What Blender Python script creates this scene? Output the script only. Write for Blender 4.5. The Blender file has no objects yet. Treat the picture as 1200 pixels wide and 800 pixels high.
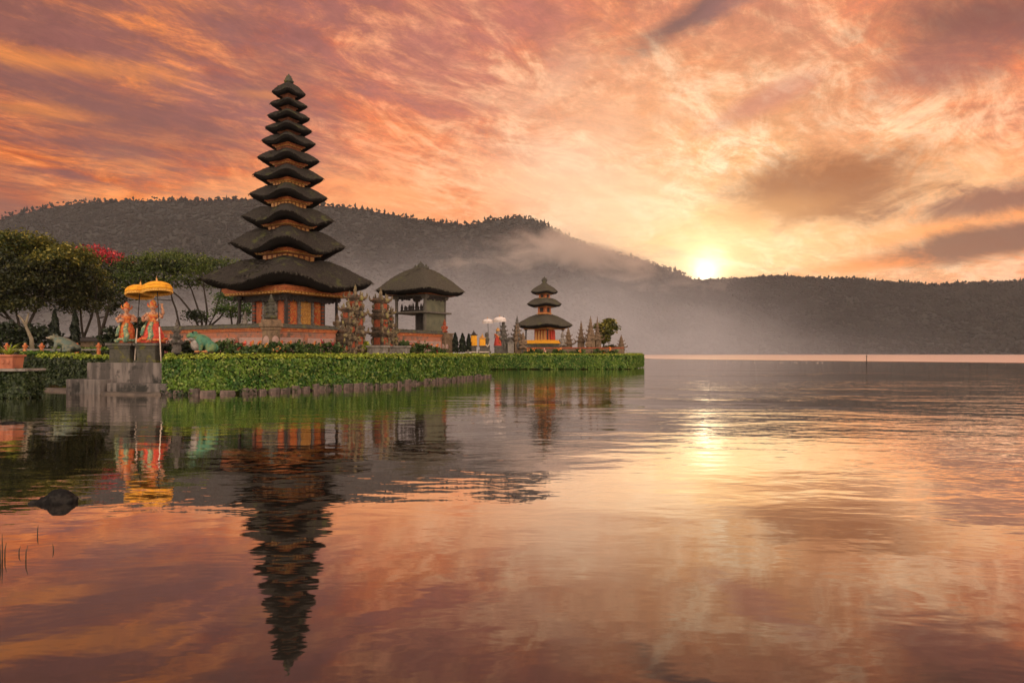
import bpy, bmesh, math, random
import numpy as np
from mathutils import Vector, Matrix, noise as mnoise

R = math.radians
random.seed(7)
rng = np.random.default_rng(7)
scene = bpy.context.scene
COL = scene.collection

# ------------------------------------------------------------------ camera
H, F, HZ = 1.8, 800.0, 414.0                 # eye height, focal length and horizon row in photo pixels
cam_d = bpy.data.cameras.new('camera'); cam = bpy.data.objects.new('camera', cam_d); COL.objects.link(cam)
cam.location = (0, 0, H); cam.rotation_euler = (R(90), 0, 0)
cam_d.sensor_width = 36.0; cam_d.lens = 36.0 * F / 1200.0
cam_d.shift_y = 14.0 / 1200.0
cam_d.clip_start = 0.05; cam_d.clip_end = 20000
scene.camera = cam
def X(px, Y): return (px - 600.0) / F * Y
def Z(py, Y): return H + (HZ - py) / F * Y

# ------------------------------------------------------------------ render settings
scene.render.engine = 'CYCLES'
cy = scene.cycles
cy.use_denoising = True
try: cy.denoiser = 'OPENIMAGEDENOISE'
except Exception: pass
cy.max_bounces = 8; cy.diffuse_bounces = 3; cy.glossy_bounces = 3; cy.transmission_bounces = 4
cy.volume_bounces = 2; cy.volume_max_steps = 256; cy.transparent_max_bounces = 8
cy.sample_clamp_indirect = 6.0
scene.view_settings.view_transform = 'Standard'
scene.view_settings.look = 'None'
scene.view_settings.exposure = 0.0
scene.view_settings.gamma = 1.0
scene.view_settings.use_curve_mapping = False

# ------------------------------------------------------------------ node helpers
class NT:
    def __init__(s, nt): s.t = nt; s.n = nt.nodes; s.l = nt.links
    def node(s, typ, **kw):
        n = s.n.new(typ)
        for k, v in kw.items(): setattr(n, k, v)
        return n
    def put(s, sock, v):
        if hasattr(v, 'is_output'): s.l.new(v, sock)
        elif v is not None:
            try: sock.default_value = v
            except Exception:
                sock.default_value = (v[0], v[1], v[2], 1.0) if hasattr(v, '__len__') else (v, v, v)
    def m(s, op, a, b=None, c=None, clamp=False):
        n = s.node('ShaderNodeMath', operation=op); n.use_clamp = clamp
        s.put(n.inputs[0], a); s.put(n.inputs[1], b); s.put(n.inputs[2], c)
        return n.outputs[0]
    def add(s, a, b): return s.m('ADD', a, b)
    def sub(s, a, b): return s.m('SUBTRACT', a, b)
    def mul(s, a, b): return s.m('MULTIPLY', a, b)
    def div(s, a, b): return s.m('DIVIDE', a, b)
    def step(s, v, lo, hi, t0=0.0, t1=1.0):
        n = s.node('ShaderNodeMapRange', interpolation_type='SMOOTHSTEP')
        s.put(n.inputs[0], v); s.put(n.inputs[1], lo); s.put(n.inputs[2], hi); s.put(n.inputs[3], t0); s.put(n.inputs[4], t1)
        return n.outputs[0]
    def vec(s, x, y, z=0.0):
        n = s.node('ShaderNodeCombineXYZ'); s.put(n.inputs[0], x); s.put(n.inputs[1], y); s.put(n.inputs[2], z)
        return n.outputs[0]
    def sep(s, v):
        n = s.node('ShaderNodeSeparateXYZ'); s.l.new(v, n.inputs[0]); return n.outputs
    def noise(s, v, scale, detail=4.0, rough=0.55, dist=0.0):
        n = s.node('ShaderNodeTexNoise')
        if v is not None: s.l.new(v, n.inputs['Vector'])
        s.put(n.inputs['Scale'], scale); s.put(n.inputs['Detail'], detail); s.put(n.inputs['Roughness'], rough); s.put(n.inputs['Distortion'], dist)
        return n.outputs[0]
    def mix(s, f, a, b, blend='MIX'):
        n = s.node('ShaderNodeMix', data_type='RGBA', blend_type=blend)
        s.put(n.inputs[0], f); s.put(n.inputs[6], a); s.put(n.inputs[7], b)
        return n.outputs[2]
    def ramp(s, v, stops, interp='EASE'):
        n = s.node('ShaderNodeValToRGB'); cr = n.color_ramp; cr.interpolation = interp
        while len(cr.elements) < len(stops): cr.elements.new(0.5)
        for e, (p, c) in zip(cr.elements, stops):
            e.position = p; e.color = (c[0], c[1], c[2], 1)
        s.put(n.inputs[0], v)
        return n.outputs[0]
    def scale(s, col, f):
        n = s.node('ShaderNodeVectorMath', operation='SCALE'); s.put(n.inputs[0], col); s.put(n.inputs['Scale'], f)
        return n.outputs[0]

# ------------------------------------------------------------------ world: dusk sky with clouds, by direction
SUN_AZ, SUN_EL = 15.8, 5.65
BACK_FILL = 2.35                                     # unseen sky behind the camera, brightened as added front fill
def sdir(az, el):
    return Vector((math.sin(R(az)) * math.cos(R(el)), math.cos(R(az)) * math.cos(R(el)), math.sin(R(el))))
def build_world():
    w = bpy.data.worlds.new('World'); scene.world = w; w.use_nodes = True
    nt = NT(w.node_tree); nt.n.clear()
    out = nt.node('ShaderNodeOutputWorld')
    sky = nt.node('ShaderNodeTexSky', sky_type='NISHITA'); sky.sun_disc = False
    sky.sun_elevation = R(SUN_EL); sky.sun_rotation = R(SUN_AZ); sky.air_density = 1.0; sky.dust_density = 2.0
    tc = nt.node('ShaderNodeTexCoord')
    nrm = nt.node('ShaderNodeVectorMath', operation='NORMALIZE'); nt.l.new(tc.outputs['Generated'], nrm.inputs[0])
    d = nrm.outputs[0]; x, y, z = nt.sep(d)
    az = nt.m('DEGREES', nt.m('ARCTAN2', x, y)); el = nt.m('DEGREES', nt.m('ARCSINE', z))
    sv = sdir(SUN_AZ, 6.5)
    dot = nt.node('ShaderNodeVectorMath', operation='DOT_PRODUCT'); nt.l.new(d, dot.inputs[0]); dot.inputs[1].default_value = sv
    sd = nt.m('DEGREES', nt.m('ARCCOSINE', nt.m('MINIMUM', dot.outputs['Value'], 0.999999)))
    daz = nt.sub(az, SUN_AZ)
    # cloud-deck coordinates: the deck overhead seen in perspective
    zz = nt.add(nt.m('MAXIMUM', z, 0.0), 0.13)
    cx, cyy = nt.div(x, zz), nt.div(y, zz)
    a = R(-52)                                   # the wisps run towards the right front
    u = nt.add(nt.mul(cx, math.cos(a)), nt.mul(cyy, math.sin(a)))
    v = nt.sub(nt.mul(cyy, math.cos(a)), nt.mul(cx, math.sin(a)))
    deck = nt.vec(u, nt.mul(v, 0.45), 0.0)
    deck_fine = nt.vec(u, nt.mul(v, 0.30), 3.7)
    ang = nt.vec(nt.mul(az, 0.05), nt.mul(el, 0.10), 1.3)
    a2 = R(-30)
    u2 = nt.add(nt.mul(cx, math.cos(a2)), nt.mul(cyy, math.sin(a2))); v2 = nt.sub(nt.mul(cyy, math.cos(a2)), nt.mul(cx, math.sin(a2)))
    n_big = nt.noise(deck, 1.15, 6, 0.60, 0.8)
    n_mid = nt.noise(deck_fine, 3.0, 9, 0.66, 1.3)
    n_fin = nt.noise(deck, 9.0, 8, 0.70, 1.6)
    n_fib = nt.noise(nt.vec(nt.mul(u2, 1.0), nt.mul(v2, 0.42), 9.1), 6.0, 10, 0.72, 0.7)
    n_ang = nt.noise(ang, 1.0, 6, 0.6, 0.5)
    n_edge = nt.noise(ang, 2.6, 8, 0.66, 0.6)
    # lit cloud colour by angle from the sun
    sdn = nt.div(sd, 90.0)
    lit = nt.ramp(sdn, [(0.0, (1.12, .88, .50)), (0.06, (1.06, .70, .38)), (0.13, (1.02, .55, .29)), (0.20, (.99, .455, .225)),
                        (0.30, (.97, .36, .18)), (0.42, (.93, .31, .135)), (0.56, (.86, .265, .090)), (0.75, (.62, .19, .075)), (1.0, (.55, .24, .17))], 'LINEAR')
    shade = nt.ramp(sdn, [(0.0, (.90, .52, .22)), (0.14, (.74, .36, .20)), (0.26, (.47, .20, .165)), (0.42, (.275, .125, .120)),
                          (0.6, (.185, .085, .080)), (1.0, (.15, .10, .10))], 'LINEAR')
    # where shade gathers: higher up and away from the sun
    hi = nt.step(el, 10.0, 27.0); away = nt.step(sd, 12.0, 46.0)
    bias = nt.add(nt.mul(hi, 0.060), nt.mul(nt.step(sd, 26.0, 52.0), 0.060))
    tot = nt.add(nt.add(nt.mul(n_big, 0.46), nt.mul(n_mid, 0.28)), nt.add(nt.mul(n_fib, 0.27), nt.add(nt.mul(n_fin, 0.20), nt.sub(bias, .065))))
    msk = nt.mul(nt.step(tot, 0.52, 0.68), 0.92)
    # bright wisps in salmon and cream over redder cloud
    pink = nt.ramp(sdn, [(0.0, (1.15, 1.0, .70)), (0.18, (1.10, .76, .50)), (0.32, (1.06, .56, .35)), (0.5, (1.04, .42, .19)), (1.0, (.75, .38, .27))], 'LINEAR')
    red = nt.ramp(sdn, [(0.0, (1.0, .68, .30)), (0.2, (.84, .30, .155)), (0.34, (.72, .205, .120)), (0.5, (.60, .145, .060)), (1.0, (.55, .25, .2))], 'LINEAR')
    wn = nt.add(nt.add(nt.mul(n_fib, 0.36), nt.mul(n_mid, 0.26)), nt.add(nt.mul(n_ang, 0.22), nt.mul(n_fin, 0.18)))
    col = nt.mix(nt.mul(nt.step(wn, 0.56, 0.44), 0.85), lit, pink)
    col = nt.mix(nt.mul(nt.step(nt.add(nt.mul(n_fib, .40), nt.mul(n_edge, .65)), 0.48, 0.64), 0.75), col, red)
    col = nt.mix(msk, col, shade)
    n_mot = nt.noise(nt.vec(u2, v2, 2.2), 14.0, 9, 0.74, 0.5)
    col = nt.scale(col, nt.step(n_mot, 0.30, 0.70, 0.86, 1.14))
    # single clouds, each an uneven patch (azimuth, elevation, half sizes, tilt, colour, strength)
    def patch(col, a0, e0, ra, re, tilt, c, k, soft=0.75, wob=1.6):
        da, de = nt.sub(az, a0), nt.sub(el, e0)
        t = R(tilt)
        p = nt.add(nt.mul(da, math.cos(t)), nt.mul(de, math.sin(t)))
        q = nt.sub(nt.mul(de, math.cos(t)), nt.mul(da, math.sin(t)))
        r2 = nt.m('SQRT', nt.add(nt.m('POWER', nt.div(p, ra), 2.0), nt.m('POWER', nt.div(q, re), 2.0)))
        r2 = nt.add(r2, nt.mul(nt.sub(n_edge, 0.5), wob))
        r2 = nt.add(r2, nt.mul(nt.sub(n_fin, 0.5), 0.5))
        f = nt.mul(nt.step(r2, 1.0 + soft * 0.5, 1.0 - soft), k)
        return nt.mix(f, col, c)
    col = patch(col, 5, 14.5, 10, 7.5, 25, (1.08, .74, .52), .62, 1.0, 1.8)
    # the fiery glow under and round the sun
    col = patch(col, 17, 8.2, 15, 2.6, 0, (1.08, .76, .40), .50, .9, 1.6)
    col = patch(col, 9, 11, 10, 3.4, 6, (1.08, .76, .50), .50, .9, 1.8)
    col = patch(col, 28, 11.0, 14, 2.2, 4, (1.08, .66, .36), .60, .9, 1.6)
    col = patch(col, 24.8, 12.3, 6.8, 2.9, -5, (.27, .085, .034), .92, .75, 2.6)
    col = patch(col, 20.8, 11.0, 5.0, 1.2, 4, (.66, .33, .15), .6, .9, 1.2)
    col = patch(col, 34, 9.0, 10, .8, 7, (1.08, .46, .20), .8, .8, 1.2)
    col = patch(col, 31, 6.9, 10, .7, 5, (1.08, .36, .13), .8, .8, 1.0)
    col = patch(col, 36.5, 7.9, 11.5, 1.15, 7, (.13, .035, .028), .95, .65, 2.3)
    col = patch(col, 38, 10.5, 9, 1.1, 3, (.18, .06, .05), .9, .7, 2.4)
    col = patch(col, 15.0, 25.6, 5.5, 1.1, 22, (.11, .065, .075), .85, .8, 2.6)
    col = patch(col, 19, 26.5, 5, .8, 14, (.30, .15, .14), .6, .8, 2.6)
    col = patch(col, 20.5, 19.2, 4.5, .9, 18, (.56, .25, .20), .6, .9, 2.2)
    col = patch(col, 35, 22.0, 7.5, 2.4, -8, (.15, .058, .058), .9, .85, 2.2)
    col = patch(col, 32, 19.5, 6.0, 1.8, 4, (.28, .11, .10), .75, .95, 2.6)
    col = patch(col, -30, 16.5, 11, 2.4, -10, (.22, .100, .088), .6, .95, 2.8)
    col = patch(col, -18.5, 21.0, 5, 3.0, -25, (.22, .11, .105), .6, .95, 3.0)
    col = patch(col, -37, 10.0, 6, 2.4, -20, (.30, .13, .095), .8, .95, 1.8)
    col = patch(col, -36, 16.2, 4, .6, 3, (1.08, .46, .17), .35, .95, 2.6)
    col = patch(col, -19.5, 19.6, 2.5, .35, 3, (1.06, .46, .19), .3, .95, 2.6)
    col = patch(col, -17, 11.5, 15, 3.0, 3, (1.10, .58, .31), .72, .95, 1.8)
    col = patch(col, -34, 19.5, 6, .8, 3, (1.08, .46, .18), .5, .95, 2.6)
    # sun bloom in the bright air round it
    bloom = nt.add(nt.mul(nt.m('EXPONENT', nt.mul(sd, -1 / .7)), 4.0), nt.mul(nt.m('EXPONENT', nt.mul(sd, -1 / 3.4)), 0.42))
    col = nt.mix(1.0, col, nt.scale(nt.vec(1.0, .86, .60), bloom), 'ADD')
    hs = nt.node('ShaderNodeHueSaturation'); hs.inputs['Hue'].default_value = .496; hs.inputs['Saturation'].default_value = 1.16; hs.inputs['Value'].default_value = 1.0; nt.l.new(col, hs.inputs['Color']); col = hs.outputs[0]
    # the high sky paler; the unseen sky behind brightened to fill the fronts
    back = nt.step(y, 0.35, -0.35)
    bk = nt.mix(n_big, (BACK_FILL * .80, BACK_FILL * .64, BACK_FILL * .54, 1), (BACK_FILL * 1.05, BACK_FILL * .86, BACK_FILL * .72, 1))
    col = nt.mix(back, col, bk)
    zen = nt.step(el, 30.0, 62.0)
    col = nt.mix(nt.mul(zen, 0.75), col, (.62, .47, .42, 1))
    b1 = nt.node('ShaderNodeBackground'); nt.l.new(col, b1.inputs[0]); b1.inputs[1].default_value = 1.15
    b2 = nt.node('ShaderNodeBackground'); nt.l.new(sky.outputs[0], b2.inputs[0]); b2.inputs[1].default_value = 0.05
    # clear sky shows only where the deck is thin; Mix keeps the total of the two
    mx = nt.node('ShaderNodeMixShader'); mx.inputs[0].default_value = 0.06
    nt.l.new(b1.outputs[0], mx.inputs[1]); nt.l.new(b2.outputs[0], mx.inputs[2])
    nt.l.new(mx.outputs[0], out.inputs[0])
    w.cycles.sampling_method = 'MANUAL'; w.cycles.sample_map_resolution = 1024
build_world()

sun_d = bpy.data.lights.new('sun', 'SUN'); sun_d.energy = 2.0; sun_d.angle = R(0.6); sun_d.color = (1.0, .74, .45)
sun = bpy.data.objects.new('sun', sun_d); COL.objects.link(sun)
sun.rotation_euler = (-sdir(SUN_AZ, SUN_EL)).to_track_quat('-Z', 'Y').to_euler()

# ------------------------------------------------------------------ materials
MATS = {}
def mat(name, base, rough=0.8, c2=None, nscale=3.0, ndetail=5, lo=0.4, hi=0.65, bump=0.0, bscale=20.0, spec=0.3, c3=None, n3=1.0, lo3=.55, hi3=.7, stretch=None, sub=0.0):
    m = bpy.data.materials.new(name); m.use_nodes = True
    nt = NT(m.node_tree); b = nt.n['Principled BSDF']
    tc = nt.node('ShaderNodeTexCoord'); co = tc.outputs['Object']
    if stretch:
        mp = nt.node('ShaderNodeMapping'); nt.l.new(co, mp.inputs[0]); mp.inputs['Scale'].default_value = stretch; cs = mp.outputs[0]
    else: cs = co
    col = (*base, 1)
    if c2 is not None:
        n = nt.noise(cs, nscale, ndetail, 0.62)
        col = nt.mix(nt.step(n, lo, hi), (*base, 1), (*c2, 1))
    if c3 is not None:
        n = nt.noise(co, n3, 6, 0.65)
        col = nt.mix(nt.step(n, lo3, hi3), col, (*c3, 1))
    nt.put(b.inputs['Base Color'], col)
    b.inputs['Roughness'].default_value = rough
    b.inputs['Specular IOR Level'].default_value = spec
    if bump:
        n = nt.noise(cs, bscale, 6, 0.65)
        bp = nt.node('ShaderNodeBump'); bp.inputs['Strength'].default_value = min(1.0, bump * 20); bp.inputs['Distance'].default_value = bump
        nt.l.new(n, bp.inputs['Height']); nt.l.new(bp.outputs[0], b.inputs['Normal'])
    MATS[name] = m
    return m
def leafmat(name, a, b_, c, scale=0.5, trans=0.35, lo=.35, hi=.65):
    m = bpy.data.materials.new(name); m.use_nodes = True
    nt = NT(m.node_tree); nt.n.remove(nt.n['Principled BSDF']); out = nt.n['Material Output']
    g = nt.node('ShaderNodeNewGeometry'); tc = nt.node('ShaderNodeTexCoord')
    n = nt.noise(tc.outputs['Object'], scale, 4, 0.6)
    col = nt.mix(nt.step(n, lo, hi), (*a, 1), (*b_, 1))
    rr = g.outputs['Random Per Island']
    col = nt.mix(nt.step(rr, 0.72, 1.0), col, (*c, 1))
    col = nt.scale(col, nt.add(0.45, nt.mul(rr, 1.1)))
    d = nt.node('ShaderNodeBsdfDiffuse'); t = nt.node('ShaderNodeBsdfTranslucent'); gl = nt.node('ShaderNodeBsdfGlossy')
    nt.l.new(col, d.inputs[0]); nt.l.new(col, t.inputs[0]); gl.inputs['Roughness'].default_value = 0.45; gl.inputs[0].default_value = (1, 1, 1, 1)
    m1 = nt.node('ShaderNodeMixShader'); m1.inputs[0].default_value = trans
    nt.l.new(d.outputs[0], m1.inputs[1]); nt.l.new(t.outputs[0], m1.inputs[2])
    m2 = nt.node('ShaderNodeMixShader'); m2.inputs[0].default_value = 0.02
    nt.l.new(m1.outputs[0], m2.inputs[1]); nt.l.new(gl.outputs[0], m2.inputs[2])
    nt.l.new(m2.outputs[0], out.inputs[0])
    MATS[name] = m
    return m

mat('thatch', (.060, .050, .040), .95, (.022, .019, .016), 5, 8, .36, .66, .07, 6, .1, (.085, .088, .030), 1.3, .54, .70, (5, 5, .9))
mat('thatch_pale', (.115, .098, .070), .95, (.040, .035, .027), 5, 8, .36, .66, .07, 6, .1, (.105, .105, .042), 1.1, .54, .70, (5, 5, .9))
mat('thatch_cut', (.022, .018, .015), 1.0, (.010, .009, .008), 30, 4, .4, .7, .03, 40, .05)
mat('orange_wood', (.52, .15, .045), .6, (.30, .075, .025), 7, 5, .4, .7, .012, 25, .3, (.60, .30, .10), 5, .58, .66)
mat('tier_wood', (.26, .085, .035), .7, (.10, .045, .025), 7, 5, .4, .7, .012, 25, .2)
mat('gold', (.62, .33, .07), .45, (.36, .12, .03), 18, 5, .45, .6, .02, 40, .5)
mat('orange_plaster', (.50, .135, .050), .8, (.27, .085, .045), 3, 5, .4, .7, .01, 20, .2, (.24, .15, .10), 2.0, .60, .74)
mat('pink_plaster', (.40, .25, .20), .85, (.27, .19, .15), 3, 6, .4, .7, .012, 22, .2, (.16, .12, .09), 1.5, .58, .75)
mat('wall_plaster', (.40, .145, .078), .85, (.25, .135, .095), 2.2, 7, .40, .62, .02, 16, .2, (.12, .085, .06), 1.8, .52, .66)
mat('brick_red', (.36, .085, .036), .85, (.16, .052, .03), 6, 5, .4, .7, .02, 22, .2)
mat('stone', (.135, .115, .095), .92, (.070, .062, .050), 4, 6, .4, .68, .04, 16, .15, (.085, .095, .040), 2.2, .55, .68)
mat('stone_pale', (.26, .225, .185), .92, (.14, .12, .10), 4, 6, .4, .68, .03, 18, .15, (.12, .12, .06), 1.8, .58, .7)
mat('stone_warm', (.230, .150, .090), .92, (.115, .082, .052), 5, 6, .4, .68, .04, 16, .15, (.26, .20, .07), 3.0, .58, .7)
mat('stone_gate', (.155, .105, .068), .92, (.060, .048, .036), 3, 7, .4, .62, .05, 12, .15, (.26, .11, .055), 2.4, .55, .66)
mat('stone_gate_light', (.22, .165, .095), .92, (.085, .062, .042), 3.5, 7, .42, .62, .05, 12, .15, (.30, .26, .085), 2.6, .53, .66)
mat('moss_stone', (.085, .078, .058), .95, (.045, .042, .034), 5, 6, .4, .7, .03, 18, .1, (.13, .12, .035), 2.5, .54, .66)
mat('concrete', (.200, .165, .140), .9, (.085, .072, .062), 1.5, 9, .38, .60, .03, 9, .15, (.038, .036, .030), 1.1, .50, .64, (1.6, 1.6, .28))
mat('dark_wood', (.045, .036, .030), .8, (.025, .02, .017), 6, 4, .4, .7, .01, 20)
mat('grey_wood', (.145, .125, .098), .85, (.075, .066, .052), 5, 5, .4, .7, .01, 20, .2, (.13, .135, .07), 1.6, .56, .7, (5, 5, .7))
mat('green_panel', (.150, .145, .090), .85, (.095, .095, .065), 1.6, 5, .4, .7, .006, 20, .2, (.19, .17, .10), 2.2, .58, .7)
mat('yellow_cloth', (.80, .36, .025), .75, (.62, .24, .02), 6, 4, .4, .7, .008, 30, .2)
mat('yellow_fringe', (.72, .40, .07), .85, (.40, .17, .03), 30, 3, .42, .58)
mat('white_cloth', (.78, .68, .60), .8, (.60, .48, .42), 8, 4, .45, .65)
mat('red_cloth', (.58, .075, .045), .8, (.40, .05, .03), 9, 4, .45, .6, .006, 30, .2)
mat('red_orange', (.52, .085, .034), .8, (.56, .24, .06), 9, 6, .46, .56, .014, 30, .15, (.20, .06, .035), 5, .55, .64)
mat('orange_paint', (.60, .19, .045), .75, (.46, .09, .035), 9, 5, .45, .56, .012, 30, .15)
mat('teal_paint', (.085, .17, .11), .7, (.36, .34, .16), 10, 4, .45, .58)
mat('skin_paint', (.46, .23, .12), .75, (.24, .085, .05), 9, 3, .45, .6)
mat('cream_paint', (.62, .50, .38), .8, (.45, .33, .24), 8, 4, .45, .62)
mat('frog_green', (.055, .165, .092), .65, (.15, .19, .065), 2.5, 6, .45, .66, .012, 24, .3, (.03, .07, .045), 4, .56, .66)
mat('frog_belly', (.34, .30, .25), .8, (.18, .155, .13), 4, 6, .4, .66)
mat('frog_orange', (.58, .25, .09), .7, (.42, .17, .06), 8, 3)
mat('toad_bronze', (.070, .105, .075), .5, (.15, .135, .07), 3.2, 5, .42, .64, .015, 22, .5, (.025, .035, .028), 2.0, .52, .66)
mat('terracotta', (.42, .145, .07), .85, (.30, .10, .055), 4, 5, .4, .7)
mat('bark', (.075, .060, .046), .95, (.036, .030, .024), 6, 6, .4, .66, .03, 18, .1, None, 1, .5, .6, (3, 3, .6))
mat('pale_bark', (.22, .18, .12), .9, (.17, .135, .085), 5, 5, .4, .66, .02, 18, .1)
mat('earth', (.16, .10, .055), .98, (.09, .062, .038), 1.5, 6, .4, .66, .03, 6, .1)
mat('lawn', (.065, .095, .022), .98, (.12, .085, .035), .7, 6, .42, .62, .02, 8, .1)
mat('mud', (.115, .085, .060), .75, (.055, .042, .032), 2.2, 6, .4, .66, .02, 9, .4)
mat('edge_rock', (.175, .125, .10), .92, (.075, .058, .047), 3, 6, .38, .66, .04, 7, .2, (.07, .075, .035), 1.8, .60, .72)
mat('wet_rock', (.012, .011, .010), .9, (.030, .026, .022), 9, 6, .45, .65, .03, 14, .08)
mat('reed', (.055, .038, .024), .8, (.10, .065, .03), 5, 3)
mat('buoy', (.50, .42, .34), .7)
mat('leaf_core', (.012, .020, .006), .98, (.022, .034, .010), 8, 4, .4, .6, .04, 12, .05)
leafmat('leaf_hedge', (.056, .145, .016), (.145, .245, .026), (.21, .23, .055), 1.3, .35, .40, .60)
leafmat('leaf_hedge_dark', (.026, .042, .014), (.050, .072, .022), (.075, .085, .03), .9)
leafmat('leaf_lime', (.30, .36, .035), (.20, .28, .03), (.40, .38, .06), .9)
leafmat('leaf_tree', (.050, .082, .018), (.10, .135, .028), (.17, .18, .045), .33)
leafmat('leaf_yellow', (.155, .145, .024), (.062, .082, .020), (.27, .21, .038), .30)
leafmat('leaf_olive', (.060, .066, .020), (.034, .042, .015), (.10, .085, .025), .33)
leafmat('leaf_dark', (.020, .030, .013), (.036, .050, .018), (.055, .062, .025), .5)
leafmat('leaf_conifer', (.016, .022, .012), (.026, .034, .016), (.04, .045, .02), .8, .15)
leafmat('leaf_shrub', (.040, .085, .020), (.085, .14, .03), (.13, .15, .05), 1.2)
leafmat('bloom_red', (.34, .018, .028), (.50, .035, .045), (.62, .11, .10), 2, .3)
leafmat('bloom_orange', (.80, .22, .05), (.85, .36, .06), (.85, .45, .18), 3, .3)
leafmat('bloom_pink', (.70, .20, .16), (.75, .34, .26), (.8, .5, .4), 3, .3)
mat('forest_leaf', (.034, .032, .026), 1.0, (.046, .043, .034), .03, 5, .38, .62, spec=.0)
mat('slope', (.036, .035, .028), 1.0, (.052, .049, .038), .012, 8, .38, .66)

def strandmat(name, a, b_):
    m = bpy.data.materials.new(name); m.use_nodes = True; MATS[name] = m
    nt = NT(m.node_tree); p = nt.n['Principled BSDF']; g = nt.node('ShaderNodeNewGeometry')
    nt.l.new(nt.mix(g.outputs['Random Per Island'], (*a, 1), (*b_, 1)), p.inputs['Base Color']); p.inputs['Roughness'].default_value = .95; p.inputs['Specular IOR Level'].default_value = .1
strandmat('thatch_strand', (.018, .015, .012), (.090, .076, .056)); strandmat('thatch_pale_strand', (.038, .032, .024), (.165, .142, .098))
def water_material():
    m = bpy.data.materials.new('lake_water'); m.use_nodes = True; MATS['lake_water'] = m
    nt = NT(m.node_tree); nt.n.remove(nt.n['Principled BSDF']); out = nt.n['Material Output']
    tc = nt.node('ShaderNodeTexCoord'); co = tc.outputs['Object']; x, y, z = nt.sep(co)
    pA = nt.vec(nt.mul(x, 0.55), y, 0.0); pB = nt.vec(nt.mul(x, 0.32), nt.add(y, nt.mul(x, .12)), 4.0)
    calm = nt.noise(nt.vec(nt.mul(x, 0.05), nt.mul(y, 0.11), 2.0), 1.0, 3, 0.5, 0.4)
    side = nt.step(nt.sub(x, nt.mul(y, -0.05)), -6.0, 14.0)                 # the open side ripples more
    dist = nt.m('SQRT', nt.add(nt.mul(x, x), nt.mul(y, y)))
    amp = nt.mul(nt.step(calm, 0.34, 0.66, 0.35, 1.15), nt.add(0.75, nt.mul(side, 0.45)))
    amp = nt.mul(amp, nt.step(dist, 3.0, 22.0, 0.55, 1.25))
    h1 = nt.noise(pA, 1.5, 3, 0.5, 0.3); h2 = nt.noise(pB, 0.55, 2, 0.5, 0.2); h3 = nt.noise(pA, 5.5, 2, 0.5)
    h = nt.mul(nt.add(nt.add(nt.mul(h1, 0.0165), nt.mul(h2, 0.026)), nt.mul(h3, 0.0030)), amp)
    bp = nt.node('ShaderNodeBump'); bp.inputs['Strength'].default_value = 1.0; bp.inputs['Distance'].default_value = 1.0
    nt.l.new(h, bp.inputs['Height'])
    # far breeze lane roughens the surface
    edge = nt.sub(y, nt.sub(300.0, nt.mul(x, 1.9)))
    edge = nt.add(edge, nt.mul(nt.sub(nt.noise(nt.vec(nt.mul(x, .02), nt.mul(y, .02), 0), 1.0, 4, .6), .5), 45.0))
    lane = nt.mul(nt.step(edge, -12.0, 40.0), nt.step(x, 20.0, 60.0))
    rough = nt.add(0.02, nt.mul(lane, 0.30))
    gl = nt.node('ShaderNodeBsdfGlossy'); gl.inputs[0].default_value = (.97, .93, .90, 1)
    nt.l.new(rough, gl.inputs['Roughness']); nt.l.new(bp.outputs[0], gl.inputs['Normal'])
    df = nt.node('ShaderNodeBsdfDiffuse'); df.inputs[0].default_value = (.020, .018, .014, 1)
    fr = nt.node('ShaderNodeFresnel'); fr.inputs[0].default_value = 1.33; nt.l.new(bp.outputs[0], fr.inputs['Normal'])
    mx = nt.node('ShaderNodeMixShader'); nt.l.new(nt.m('POWER', nt.m('MULTIPLY', fr.outputs[0], 2.75, clamp=True), 1.08), mx.inputs[0])
    nt.l.new(df.outputs[0], mx.inputs[1]); nt.l.new(gl.outputs[0], mx.inputs[2]); nt.l.new(mx.outputs[0], out.inputs[0])
water_material()
def volume_material(name, color, density, g):
    m = bpy.data.materials.new(name); m.use_nodes = True; MATS[name] = m
    nt = NT(m.node_tree); nt.n.remove(nt.n['Principled BSDF'])
    v = nt.node('ShaderNodeVolumePrincipled'); v.inputs['Color'].default_value = (*color, 1)
    v.inputs['Density'].default_value = density; v.inputs['Anisotropy'].default_value = g
    nt.l.new(v.outputs[0], nt.n['Material Output'].inputs['Volume'])
volume_material('haze_air', (.72, .74, .78), 1.0e-4, 0.45)
def mist_material(name, color, density, g, fn):
    m = bpy.data.materials.new(name); m.use_nodes = True; MATS[name] = m
    nt = NT(m.node_tree); nt.n.remove(nt.n['Principled BSDF'])
    tc = nt.node('ShaderNodeTexCoord'); co = tc.outputs['Object']
    v = nt.node('ShaderNodeVolumePrincipled'); v.inputs['Color'].default_value = (*color, 1); v.inputs['Anisotropy'].default_value = g
    nt.l.new(nt.mul(fn(nt, co), density), v.inputs['Density']); nt.l.new(v.outputs[0], nt.n['Material Output'].inputs['Volume'])
def mist_density(nt, co):
    x, y, z = nt.sep(co)
    n = nt.noise(nt.vec(nt.mul(x, .0065), nt.mul(y, .005), nt.mul(z, .012)), 1.0, 4, .6, .3)
    hump = nt.mul(nt.step(x, -760., -160.), nt.step(x, 520., 120.))
    top = nt.add(nt.add(70., nt.mul(hump, 125.)), nt.mul(nt.sub(n, .5), 190.))
    d = nt.m('POWER', nt.step(z, top, -40.), 1.4)
    d = nt.mul(d, nt.step(x, 700., 150.)); d = nt.mul(d, nt.add(.38, nt.mul(hump, .62)))
    return nt.mul(d, nt.mul(nt.step(y, 640., 860.), nt.step(n, .25, .60, .55, 1.15)))
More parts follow.
